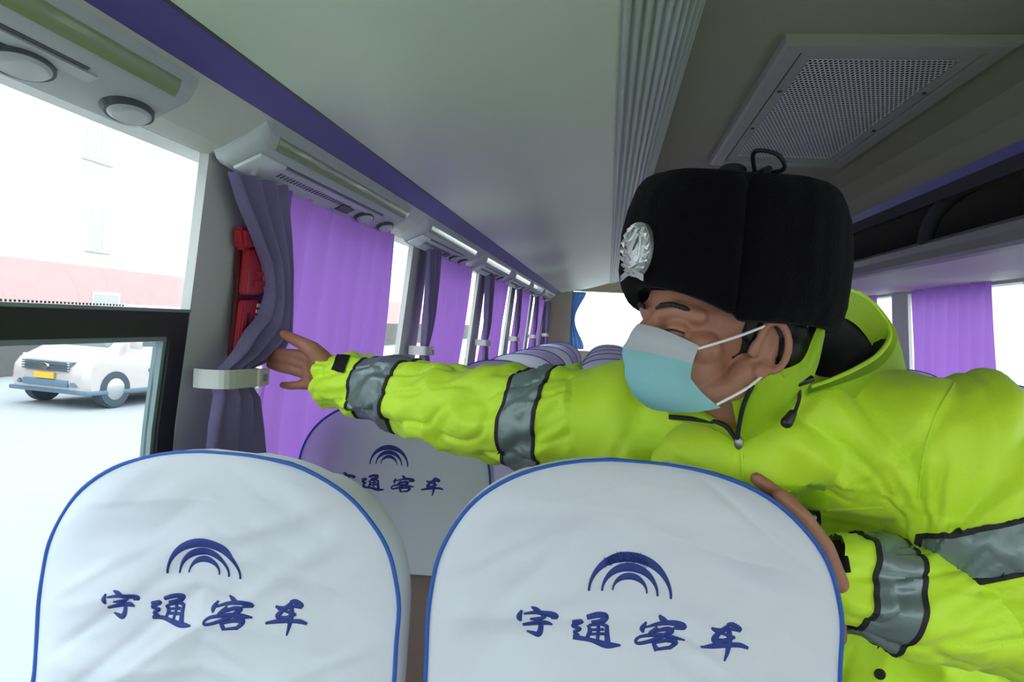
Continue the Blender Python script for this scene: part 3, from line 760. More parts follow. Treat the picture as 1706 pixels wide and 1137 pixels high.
for z in (0.89, 0.95, 1.01, 1.06):
    bx('grille_bar', (-0.56, -0.075, z - 0.013), (0.56, -0.03, z + 0.013), M['chrome'], gr)
bm = bmesh.new(); bmesh.ops.create_cone(bm, cap_ends=True, segments=20, radius1=0.09, radius2=0.08, depth=0.03, matrix=Matrix.Translation((0, -0.085, 0.97)) @ Matrix.Rotation(R(90), 4, 'X') @ Matrix.Diagonal((1.3, 0.8, 1, 1)))
from_bm('badge', bm, M['chrome'], gr, True)
for s in (-1, 1):
    vq('headlight', [(s * 0.60, 0.03, 0.90), (s * 0.93, 0.14, 0.94), (s * 0.97, 0.30, 1.18), (s * 0.66, 0.10, 1.10)], M['refl'], 0.03)
    vq('fog_lamp', [(s * 0.62, -0.03, 0.52), (s * 0.86, 0.06, 0.52), (s * 0.86, 0.06, 0.62), (s * 0.62, -0.03, 0.62)], M['vanblue'], 0.03)
    mr = bx('mirror', (s * 1.16 - 0.10, 0.80, 1.42), (s * 1.16 + 0.10, 0.94, 1.72), M['vanpaint'], vn, 0.03)
bx('bumper_intake', (-0.55, -0.07, 0.50), (0.55, 0.0, 0.66), M['vanblue'], vn, 0.02)
bx('lower_valance', (-0.98, 0.0, 0.34), (0.98, 5.7, 0.44), M['vanblue'], vn, 0.02)
bx('number_plate', (-0.24, -0.085, 0.68), (0.24, -0.055, 0.82), M['plate'], vn)
for s in (-1, 1):
    for y0, y1 in ((1.2, 2.25), (2.35, 3.5), (3.6, 4.6), (4.7, 5.5)):
        zb = 1.46; bm = bmesh.new(); xo = s * VW * (1 - 0.03)
        pts = [(y0 + (0.0 if y0 > 2 else -0.25), zb), (y1, zb), (y1, 2.12), (y0 + (0.0 if y0 > 2 else 0.35), 2.12)]
        loft(bm, [[Vector((s * (VW * (1 - 0.07 * max(0, (z - 1.3) / 1.2)) + o_), y, z)) for y, z in pts] for o_ in (-0.05, 0.006)]); from_bm('side_window', bm, M['vanglass'], vn)
    bx('side_moulding', (s * VW - 0.02, 1.4, 0.82), (s * VW + 0.02, 5.6, 0.90), M['vanblue'], vn)
    for y in (0.62, 4.4):
        bm = bmesh.new(); q = Matrix.Translation((s * (VW - 0.10), y, 0.36)) @ Matrix.Rotation(R(90), 4, 'Y')
        bmesh.ops.create_cone(bm, cap_ends=True, segments=28, radius1=0.36, radius2=0.36, depth=0.24, matrix=q); bmesh.ops.bevel(bm, geom=bm.edges[:], offset=0.03, segments=2, affect='EDGES')
        w_ = from_bm('wheel', bm, M['tyre'], vn, True)
        bm = bmesh.new(); bmesh.ops.create_cone(bm, cap_ends=True, segments=24, radius1=0.22, radius2=0.12, depth=0.05, matrix=Matrix.Translation((s * (VW + 0.035), y, 0.36)) @ Matrix.Rotation(R(90 * s), 4, 'Y'))
        from_bm('hub', bm, M['chrome'], w_, True)

for o in list(vn.children_recursive):        # a low-roofed van: everything but the wheels
    if o.name.startswith(('wheel', 'hub')): continue
    for v_ in o.data.vertices: v_.co.z *= 0.79
# ================================================================ THE PERSON
V = Vector
HC = PY(1190, 574, 1.0)
HM = Matrix.Translation(HC) @ Matrix.Rotation(R(-58), 4, 'Z') @ Matrix.Rotation(R(-3), 4, 'X') @ Matrix.Rotation(R(0), 4, 'Y')
def H(x, y, z): return HM @ V((x, y, z))
neck = PY(1325, 705, 1.10)
shR, shL = PY(1030, 692, 1.22), PY(1592, 745, 1.03)
elR, wrR = PY(800, 688, 1.29), PY(552, 632, 1.405)
elL, wrL = PY(1700, 1012, 1.00), PY(1380, 962, 0.955)
hipL, hipR = V((0.58, 1.25, CZ - 0.56)), V((0.38, 1.28, CZ - 0.56))
chL, chR = V((0.40, 1.20, CZ - 0.27)), V((0.14, 1.24, CZ - 0.27))
# ---- one continuous body: head with face and ears, neck, trunk, arms, hands, legs
bm = bmesh.new(); HR = HM.to_3x3()
ell(bm, H(0, 0.012, 0.045), (0.076, 0.098, 0.090), HR); ell(bm, H(0, -0.045, 0.04), (0.060, 0.052, 0.058), HR)
ell(bm, H(0, -0.046, -0.025), (0.055, 0.053, 0.060), HR)
for s in (-1, 1):
    ell(bm, H(s * 0.043, -0.054, -0.006), (0.023, 0.026, 0.022), HR)
    chain(bm, [H(s * 0.060, 0.008, -0.025), H(s * 0.055, -0.012, -0.052), H(s * 0.032, -0.052, -0.066), H(0, -0.068, -0.070)], [0.019, 0.017, 0.016, 0.017])
    chain(bm, [H(s * 0.052, -0.070, 0.030), H(s * 0.032, -0.086, 0.036), H(s * 0.010, -0.093, 0.031)], [0.010, 0.0115, 0.010])
    ell(bm, H(s * 0.031, -0.084, 0.012), (0.017, 0.013, 0.011), HR)
    # ear: rim, plate, lobe
    hel = [H(s * (0.082 + 0.012 * (1 - math.cos(a)) / 2), 0.016 - 0.018 * math.cos(a), 0.003 + 0.030 * math.sin(a)) for a in [R(q) for q in range(15, 290, 25)]]
    chain(bm, hel, [0.0052] * len(hel), 10)
    chain(bm, [H(s * 0.080, 0.026, 0.016), H(s * 0.081, 0.024, -0.004), H(s * 0.081, 0.016, -0.018), H(s * 0.081, 0.006, -0.020)], [0.0042, 0.0046, 0.0046, 0.004], 10); ell(bm, H(s * 0.0775, 0.017, 0.002), (0.0058, 0.018, 0.028), HR); ell(bm, H(s * 0.082, 0.006, -0.028), (0.006, 0.010, 0.011), HR)
    chain(bm, [H(s * 0.078, -0.006, -0.006), H(s * 0.080, -0.004, 0.004)], [0.007, 0.006], 10)
    ell(bm, H(s * 0.013, -0.108, -0.024), (0.010, 0.012, 0.009), HR)
chain(bm, [H(0, -0.090, 0.030), H(0, -0.106, 0.004), H(0, -0.118, -0.020)], [0.010, 0.0105, 0.0135])
chain(bm, [H(-0.020, -0.092, -0.056), H(0, -0.100, -0.055), H(0.020, -0.092, -0.056)], [0.006, 0.008, 0.006])
chain(bm, [H(-0.018, -0.090, -0.068), H(0, -0.097, -0.069), H(0.018, -0.090, -0.068)], [0.006, 0.008, 0.006])
chain(bm, [H(0, 0.030, -0.01), H(0, 0.030, -0.06), neck + V((0, 0.015, -0.03))], [0.054, 0.052, 0.054], 20)
chain(bm, [neck + V((0, 0, -0.04)), (chL + chR) / 2, (hipL + hipR) / 2 + V((0, 0, 0.12)), (hipL + hipR) / 2], [0.06, 0.11, 0.11, 0.12], 20)
chain(bm, [chL, chR], [0.10, 0.10]); chain(bm, [hipL, hipR], [0.10, 0.10])
for a, b, r0, r1 in ((chL, hipL, 0.09, 0.09), (chR, hipR, 0.09, 0.09), (neck + V((0, 0, -0.05)), shL, 0.05, 0.055), (neck + V((0, 0, -0.05)), shR, 0.05, 0.055)): cone(bm, a, r0, b, r1)
fR = wrR + (elR - wrR) * 0.25
chain(bm, [shR, elR, fR, wrR], [0.055, 0.042, 0.034, 0.027]); chain(bm, [shL, elL, wrL + (elL - wrL) * 0.2, wrL], [0.055, 0.042, 0.032, 0.026])
for hip, fx in ((hipL, 0.62), (hipR, 0.42)):
    kn = V((fx + 0.01, 1.10, CZ - 1.02)); an = V((fx, 1.17, -0.15 + 0.09))
    chain(bm, [hip, kn, an], [0.095, 0.058, 0.040]); chain(bm, [an, V((fx, 1.0, -0.15 + 0.045))], [0.036, 0.032])
# right hand, open, palm to the camera, thumb up, finger ends under the curtain's edge
def q(px, py, Y): return PY(px, py, Y)
RH = [
    ([(536, 600, 1.400), (520, 583, 1.388), (505, 573, 1.386), (490, 566, 1.395), (473, 557, 1.410)], [0.018, 0.0150, 0.0112, 0.0102, 0.0078]),
    ([(546, 622, 1.405), (513, 594, 1.412), (494, 591, 1.418), (477, 589, 1.430), (461, 588, 1.448)], [0.017, 0.0108, 0.0093, 0.0086, 0.0072]),
    ([(548, 626, 1.408), (509, 606, 1.418), (487, 602, 1.420), (468, 599, 1.432), (452, 597, 1.450)], [0.018, 0.0106, 0.0094, 0.0087, 0.0073]),
    ([(548, 634, 1.410), (509, 622, 1.420), (487, 617, 1.420), (467, 613, 1.430), (450, 609, 1.446)], [0.018, 0.0102, 0.0090, 0.0083, 0.0070]),
    ([(548, 644, 1.408), (513, 641, 1.416), (497, 642, 1.414), (484, 643, 1.418), (471, 642, 1.428)], [0.016, 0.0095, 0.0080, 0.0074, 0.0062]),
]
for pts, rr_ in RH: chain(bm, [q(*p) for p in pts], [k * 1.16 for k in rr_], 12)
chain(bm, [q(512, 604, 1.415), q(512, 636, 1.415)], [0.011, 0.010], 12); chain(bm, [q(528, 606, 1.402), q(532, 642, 1.406)], [0.016, 0.014], 12)
ell(bm, q(527, 596, 1.392), (0.019, 0.012, 0.015))
# left hand laid over the side of the seat back
def so(v, out, dy):   # point beside the near seat's right edge
    w = wtop(v); w2 = wtop(v + 0.01); t = V((w2 - w, 0, -0.01)).normalized(); n_ = V((-t.z, 0, t.x)); n_ = n_ if n_.x > 0 else -n_
    p = V((0.040 + w, 0.88 - 0.06 * v + dy, SEAT_T - v + 0.006)) + n_ * out
    return p
LHc = so(0.155, 0.028, 0.075)
for pts, rr_ in (
    ([wrL, so(0.135, 0.016, 0.040), so(0.095, 0.014, 0.034), so(0.062, 0.012, 0.030), so(0.040, 0.010, 0.030)], [0.020, 0.0115, 0.0100, 0.0092, 0.0080]),
    ([wrL, so(0.135, 0.017, 0.060), so(0.090, 0.014, 0.058), so(0.052, 0.012, 0.054), so(0.028, 0.010, 0.054)], [0.020, 0.0115, 0.0102, 0.0094, 0.0082]),
    ([wrL, so(0.138, 0.016, 0.080), so(0.095, 0.013, 0.082), so(0.060, 0.010, 0.080), so(0.038, 0.007, 0.080)], [0.020, 0.0110, 0.0098, 0.0090, 0.0078]),
    ([wrL, so(0.145, 0.012, 0.100), so(0.110, 0.008, 0.104), so(0.085, 0.004, 0.104), so(0.065, 0.000, 0.104)], [0.020, 0.0102, 0.0086, 0.0078, 0.0068]),
    ([wrL, so(0.200, 0.014, 0.060), so(0.185, 0.006, 0.098), so(0.180, -0.020, 0.122)], [0.020, 0.0135, 0.0112, 0.0088])): chain(bm, pts, rr_, 12)
LHc = so(0.155, 0.018, 0.070)
chain(bm, [wrL, LHc], [0.026, 0.020])
me = remesh(bm, 0.0028, 5, 0.5)
person = link('person', me, M['skin']); me.update()
tag(person, 'person in yellow hi-vis jacket, black fur hat and blue mask reaching to the curtain', 'person')

# ---- jacket
bm = bmesh.new()
chain(bm, [neck + V((0.0, 0.01, -0.03)), shL + V((-0.03, 0, -0.01))], [0.088, 0.092], 20); chain(bm, [neck + V((0, 0.01, -0.03)), shR + V((0.03, 0, 0))], [0.085, 0.086], 20)
chain(bm, [shL + V((-0.02, 0.03, 0)), chL], [0.090, 0.12], 20); chain(bm, [shR, chR], [0.088, 0.11], 20)
chain(bm, [chL, chR], [0.13, 0.125], 20); chain(bm, [chL, hipL + V((0, 0, 0.02))], [0.13, 0.135], 20)
chain(bm, [PY(1245, 735, 1.07), PY(1320, 712, 1.05), PY(1430, 722, 1.07), shL + V((0, 0.01, 0))], [0.065, 0.074, 0.076, 0.090], 20); chain(bm, [PY(1150, 765, 1.07), PY(1240, 768, 1.035), PY(1320, 738, 1.035)], [0.050, 0.052, 0.062], 20); chain(bm, [chR, hipR], [0.125, 0.135], 20)
chain(bm, [(chL + chR) / 2, (hipL + hipR) / 2], [0.145, 0.15], 20); chain(bm, [hipL, hipR], [0.145, 0.14], 20)
chain(bm, [hipL, hipL + V((0.01, 0, -0.14))], [0.14, 0.14], 20); chain(bm, [hipR, hipR + V((0, 0, -0.14))], [0.135, 0.135], 20)
mR1 = PY(905, 700, 1.25); mR2 = PY(720, 671, 1.325); mR3 = PY(640, 650, 1.37)
armR = [shR, mR1, elR, mR2, mR3, PY(585, 638, 1.392), PY(535, 631, 1.415)]
radR = [0.086, 0.085, 0.082, 0.074, 0.062, 0.054, 0.047]
chain(bm, armR, radR, 24)
armL = [shL, shL.lerp(elL, 0.5), elL]; chain(bm, armL, [0.098, 0.112, 0.092], 24)
foreL = [elL, PY(1620, 1010, 0.985), PY(1500, 994, 0.968), PY(1430, 975, 0.960), PY(1372, 958, 0.962)]
m1 = remesh(bm, 0.0055, 8, 0.6)
bm = bmesh.new(); chain(bm, foreL, [0.080, 0.071, 0.068, 0.059, 0.051], 24); m2 = remesh(bm, 0.0055, 8, 0.6)
bm = bmesh.new(); bm.from_mesh(m1); bm.from_mesh(m2); jme = bpy.data.meshes.new('jacket'); bm.to_mesh(jme); bm.free()
# folds
segs = [('R', armR), ('L', armL), ('F', foreL)]
def near_arm(p):
    best = (9, None, 0, None)
    for nm, pts in segs:
        acc = 0
        for a, b in zip(pts, pts[1:]):
            d = b - a; L = d.length; t = max(0, min(1, (p - a).dot(d) / (L * L))); dist = (p - (a + d * t)).length
            if dist < best[0]: best = (dist, nm, acc + t * L, (p - (a + d * t)))
            acc += L
    return best
def ridge(x): return (1 - abs(x) * 2.2)
def crease(x): return -math.exp(-(x / 0.07) ** 2)
co = co_of(jme); no = no_of(jme); pit = PY(1535, 905, 0.98)
def folds(p, n_):
    d, nm, s, off = near_arm(p)
    if nm and d < 0.115 and not (nm == 'R' and s < 0.06) and not (nm == 'L' and s < 0.08):
        ang = math.atan2(off.z, off.y)
        ca, sa = math.cos(ang), math.sin(ang)
        k = {'R': 1.0, 'L': 0.9, 'F': 0.8}[nm]
        f = ridge(noise.noise(V((s * 13 + 0.9 * sa, ca * 1.1 + s * 4, sa * 1.1 + 3.1)))) * 0.0100 + noise.noise(V((s * 30 + sa * 2, ca * 2.2, sa * 2.2 + 7))) * 0.006
        f += noise.noise(V((s * 70, ca * 5, sa * 5))) * 0.0012
        f += crease(noise.noise(V((s * 9 + ca * 2.0, ca * 1.3 + 11, sa * 1.3 + s * 5)))) * 0.006
        return k * (f - 0.003)
    rx, rz = p.x - pit.x, p.z - pit.z; an = math.atan2(rz, rx); rad = math.hypot(rx, rz)
    f = ridge(noise.noise(V((an * 3.2, rad * 3.5, 1.7)))) * 0.013 * min(1, rad / 0.10) * math.exp(-rad * 1.3)
    f += ridge(noise.noise(V((p.x * 9 + p.z * 3, p.z * 3.2, 5.1)))) * 0.010 + noise.noise(V((p.x * 24, p.z * 14, p.y * 20))) * 0.0035
    f += crease(noise.noise(V((an * 2.2 + 4, rad * 2.6, 8.2)))) * 0.007 * min(1, rad / 0.12) + crease(noise.noise(V((p.x * 6 - p.z * 3.5, p.z * 2.4, 15.0)))) * 0.006
    return f - 0.004
dsp = np.array([folds(V(c), n) for c, n in zip(co, no)])
set_co(jme, co + no * dsp[:, None])
def cut_end(me, p, d, rad):
    """trim a sleeve square at the cuff"""
    b = bmesh.new(); b.from_mesh(me); fs = [f for f in b.faces if (f.calc_center_median() - p).length < rad]
    g = list({v for f in fs for v in f.verts}) + list({e for f in fs for e in f.edges}) + fs
    r = bmesh.ops.bisect_plane(b, geom=g, plane_co=p, plane_no=d, clear_outer=True)
    b.to_mesh(me); b.free(); me.update()
cut_end(jme, PY(541, 632, 1.409), (armR[-1] - armR[-2]).normalized(), 0.09)
cut_end(jme, PY(1380, 961, 0.961), (foreL[-1] - foreL[-2]).normalized(), 0.085)
jk = link('jacket', jme, M['yellow'], person)
from mathutils.bvhtree import BVHTree
bmj = bmesh.new(); bmj.from_mesh(jme); BV = BVHTree.FromBMesh(bmj); EYE = V((0, 0, CZ))
def hit(px, py, off=0.0015):
    d = ray(px, py).normalized(); r = BV.ray_cast(EYE, d)
    if r[0] is None: return None, None
    n_ = r[1] if r[1].dot(d) < 0 else -r[1]
    return r[0] + n_ * off, n_
bm_main = bmj.copy(); seen = set(); comps = []
for f in bm_main.faces:
    if f in seen: continue
    st, comp = [f], []; seen.add(f)
    while st:
        g = st.pop(); comp.append(g)
        for e in g.edges:
            for h in e.link_faces:
                if h not in seen: seen.add(h); st.append(h)
    comps.append(comp)
comps.sort(key=len); bmesh.ops.delete(bm_main, geom=[f for c in comps[:-1] for f in c], context='FACES')
def sleeve_band(name, p0, p1, rad, m, off, axis=None, arm=None, seam=None):
    d = (p1 - p0).normalized() if axis is None else axis.normalized()
    b = (bm_main if arm == 'L' else bmj).copy(); mid = (p0 + p1) / 2
    bmesh.ops.delete(b, geom=[f for f in b.faces if (f.calc_center_median() - mid).length > rad + 0.06], context='FACES')
    for p, n_ in ((p0, -d), (p1, d)):
        bmesh.ops.bisect_plane(b, geom=b.verts[:] + b.edges[:] + b.faces[:], plane_co=p, plane_no=n_, clear_outer=True)
    for p, n_ in seam or (): bmesh.ops.bisect_plane(b, geom=b.verts[:] + b.edges[:] + b.faces[:], plane_co=p, plane_no=n_, clear_outer=True)
    kill = []
    for f in b.faces:
        c = f.calc_center_median() - p0; c -= d * c.dot(d)
        if c.length > rad or (arm and ((arm != 'L' and near_arm(f.calc_center_median())[1] != arm) or f.normal.dot(c) < 0)): kill.append(f)
    bmesh.ops.delete(b, geom=kill, context='FACES')
    seen, isl = set(), []
    for f in b.faces:
        if f in seen: continue
        st, comp = [f], []; seen.add(f)
        while st:
            g = st.pop(); comp.append(g)
            for e in g.edges:
                for h in e.link_faces:
                    if h not in seen: seen.add(h); st.append(h)
        isl.append(comp)
    big = max(len(c) for c in isl)
    bmesh.ops.delete(b, geom=[f for c in isl if len(c) < 0.15 * big for f in c], context='FACES')
    b.normal_update()
    ns = {v: v.normal.copy() for v in b.verts}
    for v in b.verts: v.co += ns[v] * off
    r = bmesh.ops.extrude_face_region(b, geom=b.faces[:]); new = [g for g in r['geom'] if isinstance(g, bmesh.types.BMVert)]
    for v in new: v.co -= v.normal * (off + 0.003)
    return from_bm(name, b, m, jk, True)
def banded(p0, p1, rad, label, arm, w=0.006, seam=None):
    d = (p1 - p0).normalized()
    bo = sleeve_band('reflective_band', p0, p1, rad, M['band'], 0.0022, arm=arm, seam=seam and [(seam[0], seam[1])]); bo['label'] = label
    for a, b in ((p0 - d * w, p0), (p1, p1 + d * w)):
        t = sleeve_band('band_edging', a, b, rad, M['blackc'], 0.0030, axis=d, arm=arm, seam=seam and [(seam[0], seam[1])]); t.parent = bo
    if seam:
        t = sleeve_band('band_edging', p0 - d * w, p1 + d * w, rad, M['blackc'], 0.0034, axis=d, arm=arm, seam=[(seam[0], seam[1]), (seam[0] - seam[1] * 0.007, -seam[1])]); t.parent = bo
banded(PY(612, 642, 1.38), PY(673, 658, 1.352), 0.10, 'silver-grey band near the cuff', 'R')
banded(PY(873, 696, 1.262), PY(922, 704, 1.243), 0.125, 'silver-grey band on the upper sleeve', 'R')
banded(foreL[2].lerp(foreL[3], 0.22), foreL[3].lerp(foreL[4], 0.08), 0.12, 'dark reflective band on the bent forearm', 'F')
sp = PY(1528, 890, 0.95); sn = (ray(1528, 890).cross(V((0.12, 0, 1)))).normalized(); sn = sn if sn.x < 0 else -sn
banded(shL.lerp(elL, 0.42), shL.lerp(elL, 0.66), 0.16, 'silver-grey band on the bent upper arm', 'L', seam=(sp, sn))
def line_on(name, px, r, m, n=8, closed=False):
    pts = []
    for c in catmull([(a, b, 0) for a, b in px], n):
        p = hit(c[0], c[1], r * 0.6)[0]
        if p is not None: pts.append(p)
    return tb(name, pts, r, m, jk, 8)
def patch_on(name, px, m, off=0.003, nu=8, nv=6):
    """four-cornered cloth patch sewn to the jacket"""
    rows = []
    for j in range(nv + 1):
        v = j / nv; rw = []
        for i in range(nu + 1):
            u = i / nu; x = (px[0][0] * (1 - u) + px[1][0] * u) * (1 - v) + (px[3][0] * (1 - u) + px[2][0] * u) * v
            y = (px[0][1] * (1 - u) + px[1][1] * u) * (1 - v) + (px[3][1] * (1 - u) + px[2][1] * u) * v
            p, n_ = hit(x, y, off)
            if p is None: return None
            rw.append(p)
        rows.append(rw)
    b = bmesh.new(); grid(b, rows); bmesh.ops.solidify(b, geom=b.faces[:], thickness=0.003)
    return from_bm(name, b, m, jk, True)
def snap_on(px, py, r=0.008):
    p, n_ = hit(px, py, 0.002)
    if p is None: return
    b = bmesh.new(); qn = n_.to_track_quat('Z', 'Y').to_matrix().to_4x4()
    bmesh.ops.create_cone(b, cap_ends=True, segments=20, radius1=r, radius2=r * 0.8, depth=0.004, matrix=Matrix.Translation(p) @ qn)
    o = from_bm('snap_button', b, M['leather'], jk, True); o['label'] = 'black snap button'
snap_on(1413, 621); snap_on(1466, 1124)
o = patch_on('cuff_strap', [(562, 592), (584, 594), (574, 621), (553, 616)], M['blackc'], 0.003)
patch_on('pocket_flap', [(1284, 806), (1374, 808), (1376, 846), (1288, 844)], M['yellow'], 0.004)
patch_on('badge_tab', [(1336, 846), (1366, 847), (1366, 882), (1340, 880)], M['unitdark'], 0.004)
p, n_ = hit(1352, 860, 0.008)
b = bmesh.new(); bmesh.ops.create_uvsphere(b, u_segments=12, v_segments=8, radius=0.004, matrix=Matrix.Translation(p)); o = from_bm('tab_stud', b, M['refl'], jk, True)
line_on('seam', [(1240, 760), (1236, 800), (1234, 840)], 0.0012, M['yellow'])
line_on('seam', [(1378, 850), (1420, 848), (1470, 846)], 0.0012, M['yellow'])
line_on('seam', [(1590, 640), (1560, 690), (1540, 760), (1530, 830)], 0.0014, M['yellow'])

# ---- collar, hood, zip

def rails(name, A, B, m, thick=0.006, bulge=0.010, n=8, parent=None, nv=6):
    a = catmull([PY(*p) for p in A], n); c = catmull([PY(*p) for p in B], n)
    rows = []
    for j in range(nv + 1):
        v = j / nv; rows.append([V(p) * (1 - v) + V(r_) * v + V((0, -bulge * math.sin(math.pi * v), 0)) for p, r_ in zip(a, c)])
    bm_ = bmesh.new(); grid(bm_, rows); bmesh.ops.solidify(bm_, geom=bm_.faces[:], thickness=thick)
    return from_bm(name, bm_, m, parent or jk, True)
rails('cuff_strap', [(1383, 900, 0.950), (1394, 925, 0.928), (1404, 954, 0.914)], [(1400, 900, 0.948), (1412, 925, 0.924), (1418, 954, 0.912)], M['blackc'], 0.004, 0.002)
CT = [(1214, 650, 0.945), (1250, 637, 0.938), (1300, 618, 0.935), (1335, 602, 0.945), (1352, 568, 0.965), (1366, 532, 1.00)]
CB = [(1232, 742, 0.985), (1262, 724, 0.975), (1306, 694, 0.965), (1342, 652, 0.965), (1362, 612, 0.975), (1374, 560, 1.005)]
rails('collar', CT, CB, M['yellow'])
rails('collar_lining', [(1216, 652, 0.955), (1250, 640, 0.950), (1300, 622, 0.950), (1330, 606, 0.965), (1344, 568, 0.99), (1350, 540, 1.02)], [(1228, 730, 1.00), (1255, 715, 1.00), (1300, 690, 0.995), (1336, 650, 0.995), (1355, 610, 1.00), (1362, 560, 1.03)], M['blackc'], 0.004, 0)
rails('collar', [(1104, 660, 1.015), (1140, 668, 0.995), (1180, 690, 0.980), (1214, 712, 0.976)], [(1116, 700, 1.02), (1150, 706, 1.00), (1190, 716, 0.985), (1230, 742, 0.978)], M['yellow'])
z1 = tb('zipper', catmull([PY(1115, 695, 1.000), PY(1160, 699, 0.985), PY(1203, 707, 0.970), PY(1222, 726, 0.968), PY(1230, 742, 0.968)], 6), 0.0032, M['blackc'], jk)
tb('zipper', catmull([PY(1254, 642, 0.930), PY(1240, 672, 0.938), PY(1232, 706, 0.952), PY(1228, 735, 0.965)], 6), 0.0030, M['blackc'], jk)
b = bmesh.new(); ell(b, PY(1231, 738, 0.964), (0.006, 0.004, 0.009), None, 12); from_bm('zip_puller', b, M['steel'], z1, True)
line_on('zip_placket', [(1234, 752), (1237, 790), (1234, 840)], 0.002, M['yellow'])
rim = [(1366, 532, 1.03), (1384, 500, 1.07), (1410, 484, 1.11), (1445, 500, 1.15), (1474, 535, 1.16), (1482, 562, 1.14), (1462, 592, 1.09), (1424, 616, 1.04), (1384, 634, 1.01), (1350, 646, 0.995)]
rimP = [V(p) for p in catmull([PY(*p) for p in rim], 6)]
cin = PY(1318, 625, 1.12)
def hood_rows(f, drop, push): return [p.lerp(cin, f) + V((0, push, -drop)) for p in rimP]
outR = []
for i, p in enumerate(rimP):
    o_ = (p - PY(1375, 585, 1.08)); o_.z *= 0.4; o_.normalize(); outR.append(o_)
TP = [min(1.0, max(0.12, (len(rimP) - 1 - i) / 16)) for i in range(len(rimP))]
SK = 14
bm = bmesh.new(); grid(bm, [r_[SK:] for r_ in [rimP, [p + o_ * 0.014 + V((0, -0.004, -0.004)) for p, o_ in zip(rimP, outR)], [p + o_ * 0.030 * t + V((0, 0, -0.030 * t)) for p, o_, t in zip(rimP, outR, TP)], [p + o_ * 0.045 * t + V((0, 0.01 * t, -0.055 * t)) for p, o_, t in zip(rimP, outR, TP)], [p + o_ * 0.050 * t + V((0, 0.03 * t, -0.085 * t)) for p, o_, t in zip(rimP, outR, TP)]]])
bmesh.ops.solidify(bm, geom=bm.faces[:], thickness=0.003)
hood = from_bm('hood', bm, M['yellow'], jk, True)
bm = bmesh.new(); grid(bm, [[p + V((0, 0.002, -0.001)) for p in rimP], hood_rows(0.15, 0.012, 0.0), hood_rows(0.4, 0.035, 0.015), hood_rows(0.75, 0.05, 0.03), hood_rows(0.97, 0.055, 0.03)])
o = from_bm('hood_lining', bm, M['blackc'], hood, True); o['label'] = 'black hood lining'
bm = bmesh.new(); k0, k1 = 3, 36
grid(bm, [[r_[i] + V((0, -0.004, 0.0)) for i in range(k0, k1)] for r_ in (rimP, hood_rows(0.03, 0.006, -0.002), hood_rows(0.07, 0.012, 0.0), [p.lerp(q_, 0.10 + 0.05 * math.sin(math.pi * i / 55)) for i, (p, q_) in enumerate(zip(hood_rows(0.0, 0.02, 0.0), hood_rows(1.0, 0.03, 0.0)))])])
bmesh.ops.solidify(bm, geom=bm.faces[:], thickness=0.002); from_bm('hood_facing', bm, M['yellow'], hood, True)
tb('hood_hem', rimP, 0.0035, M['yellow'], hood)
tb('drawcord', catmull([PY(1330, 640, 0.952), PY(1332, 662, 0.950), PY(1325, 685, 0.945), PY(1318, 700, 0.945)], 5), 0.0022, M['blackc'], jk)
b = bmesh.new(); chain(b, [PY(1320, 690, 0.942), PY(1311, 704, 0.940)], [0.0055, 0.0075], 12); from_bm('cord_toggle', b, M['leather'], jk, True)
b = bmesh.new(); chain(b, [PY(1328, 638, 0.948), PY(1350, 632, 0.955)], [0.006, 0.005], 12); from_bm('cord_lock', b, M['leather'], jk, True)
# dark shirt collar round the neck
bm = bmesh.new(); rings = []
nb, nt_ = neck + V((0, 0.02, -0.02)), H(0, 0.030, -0.075) + V((0.005, 0.018, 0))
ax = (nt_ - nb).normalized(); qx = ax.to_track_quat('Z', 'Y').to_matrix()
for t, r in ((0.74, 0.057), (0.85, 0.059), (0.97, 0.060), (0.98, 0.056), (0.75, 0.054)):
    rings.append([nb.lerp(nt_, t) + qx @ V((r * math.cos(2 * math.pi * i / 32), r * math.sin(2 * math.pi * i / 32), 0)) for i in range(32)])
loft(bm, rings, cap=False); o = from_bm('shirt_collar', bm, M['sign'], person, True); o['label'] = 'black shirt collar'

# ---- trousers and shoes
bm = bmesh.new()
for hip, fx in ((hipL, 0.62), (hipR, 0.42)):
    chain(bm, [hip, V((fx + 0.01, 1.10, CZ - 1.02)), V((fx, 1.17, -0.02))], [0.118, 0.082, 0.066], 18)
chain(bm, [hipL, hipR], [0.125, 0.125], 18); tm = remesh(bm, 0.008, 4); link('trousers', tm, M['trousers'], person)
for fx in (0.62, 0.42):
    bm = bmesh.new(); chain(bm, [V((fx, 1.20, -0.095)), V((fx, 1.10, -0.095)), V((fx, 0.985, -0.108))], [0.052, 0.050, 0.040], 16); cone(bm, V((fx, 1.18, -0.09)), 0.05, V((fx, 1.175, -0.02)), 0.05)
    sm = remesh(bm, 0.005, 4); c_ = co_of(sm); c_[:, 2] = np.maximum(c_[:, 2], -0.1495); set_co(sm, c_); link('shoe', sm, M['leather'], person)

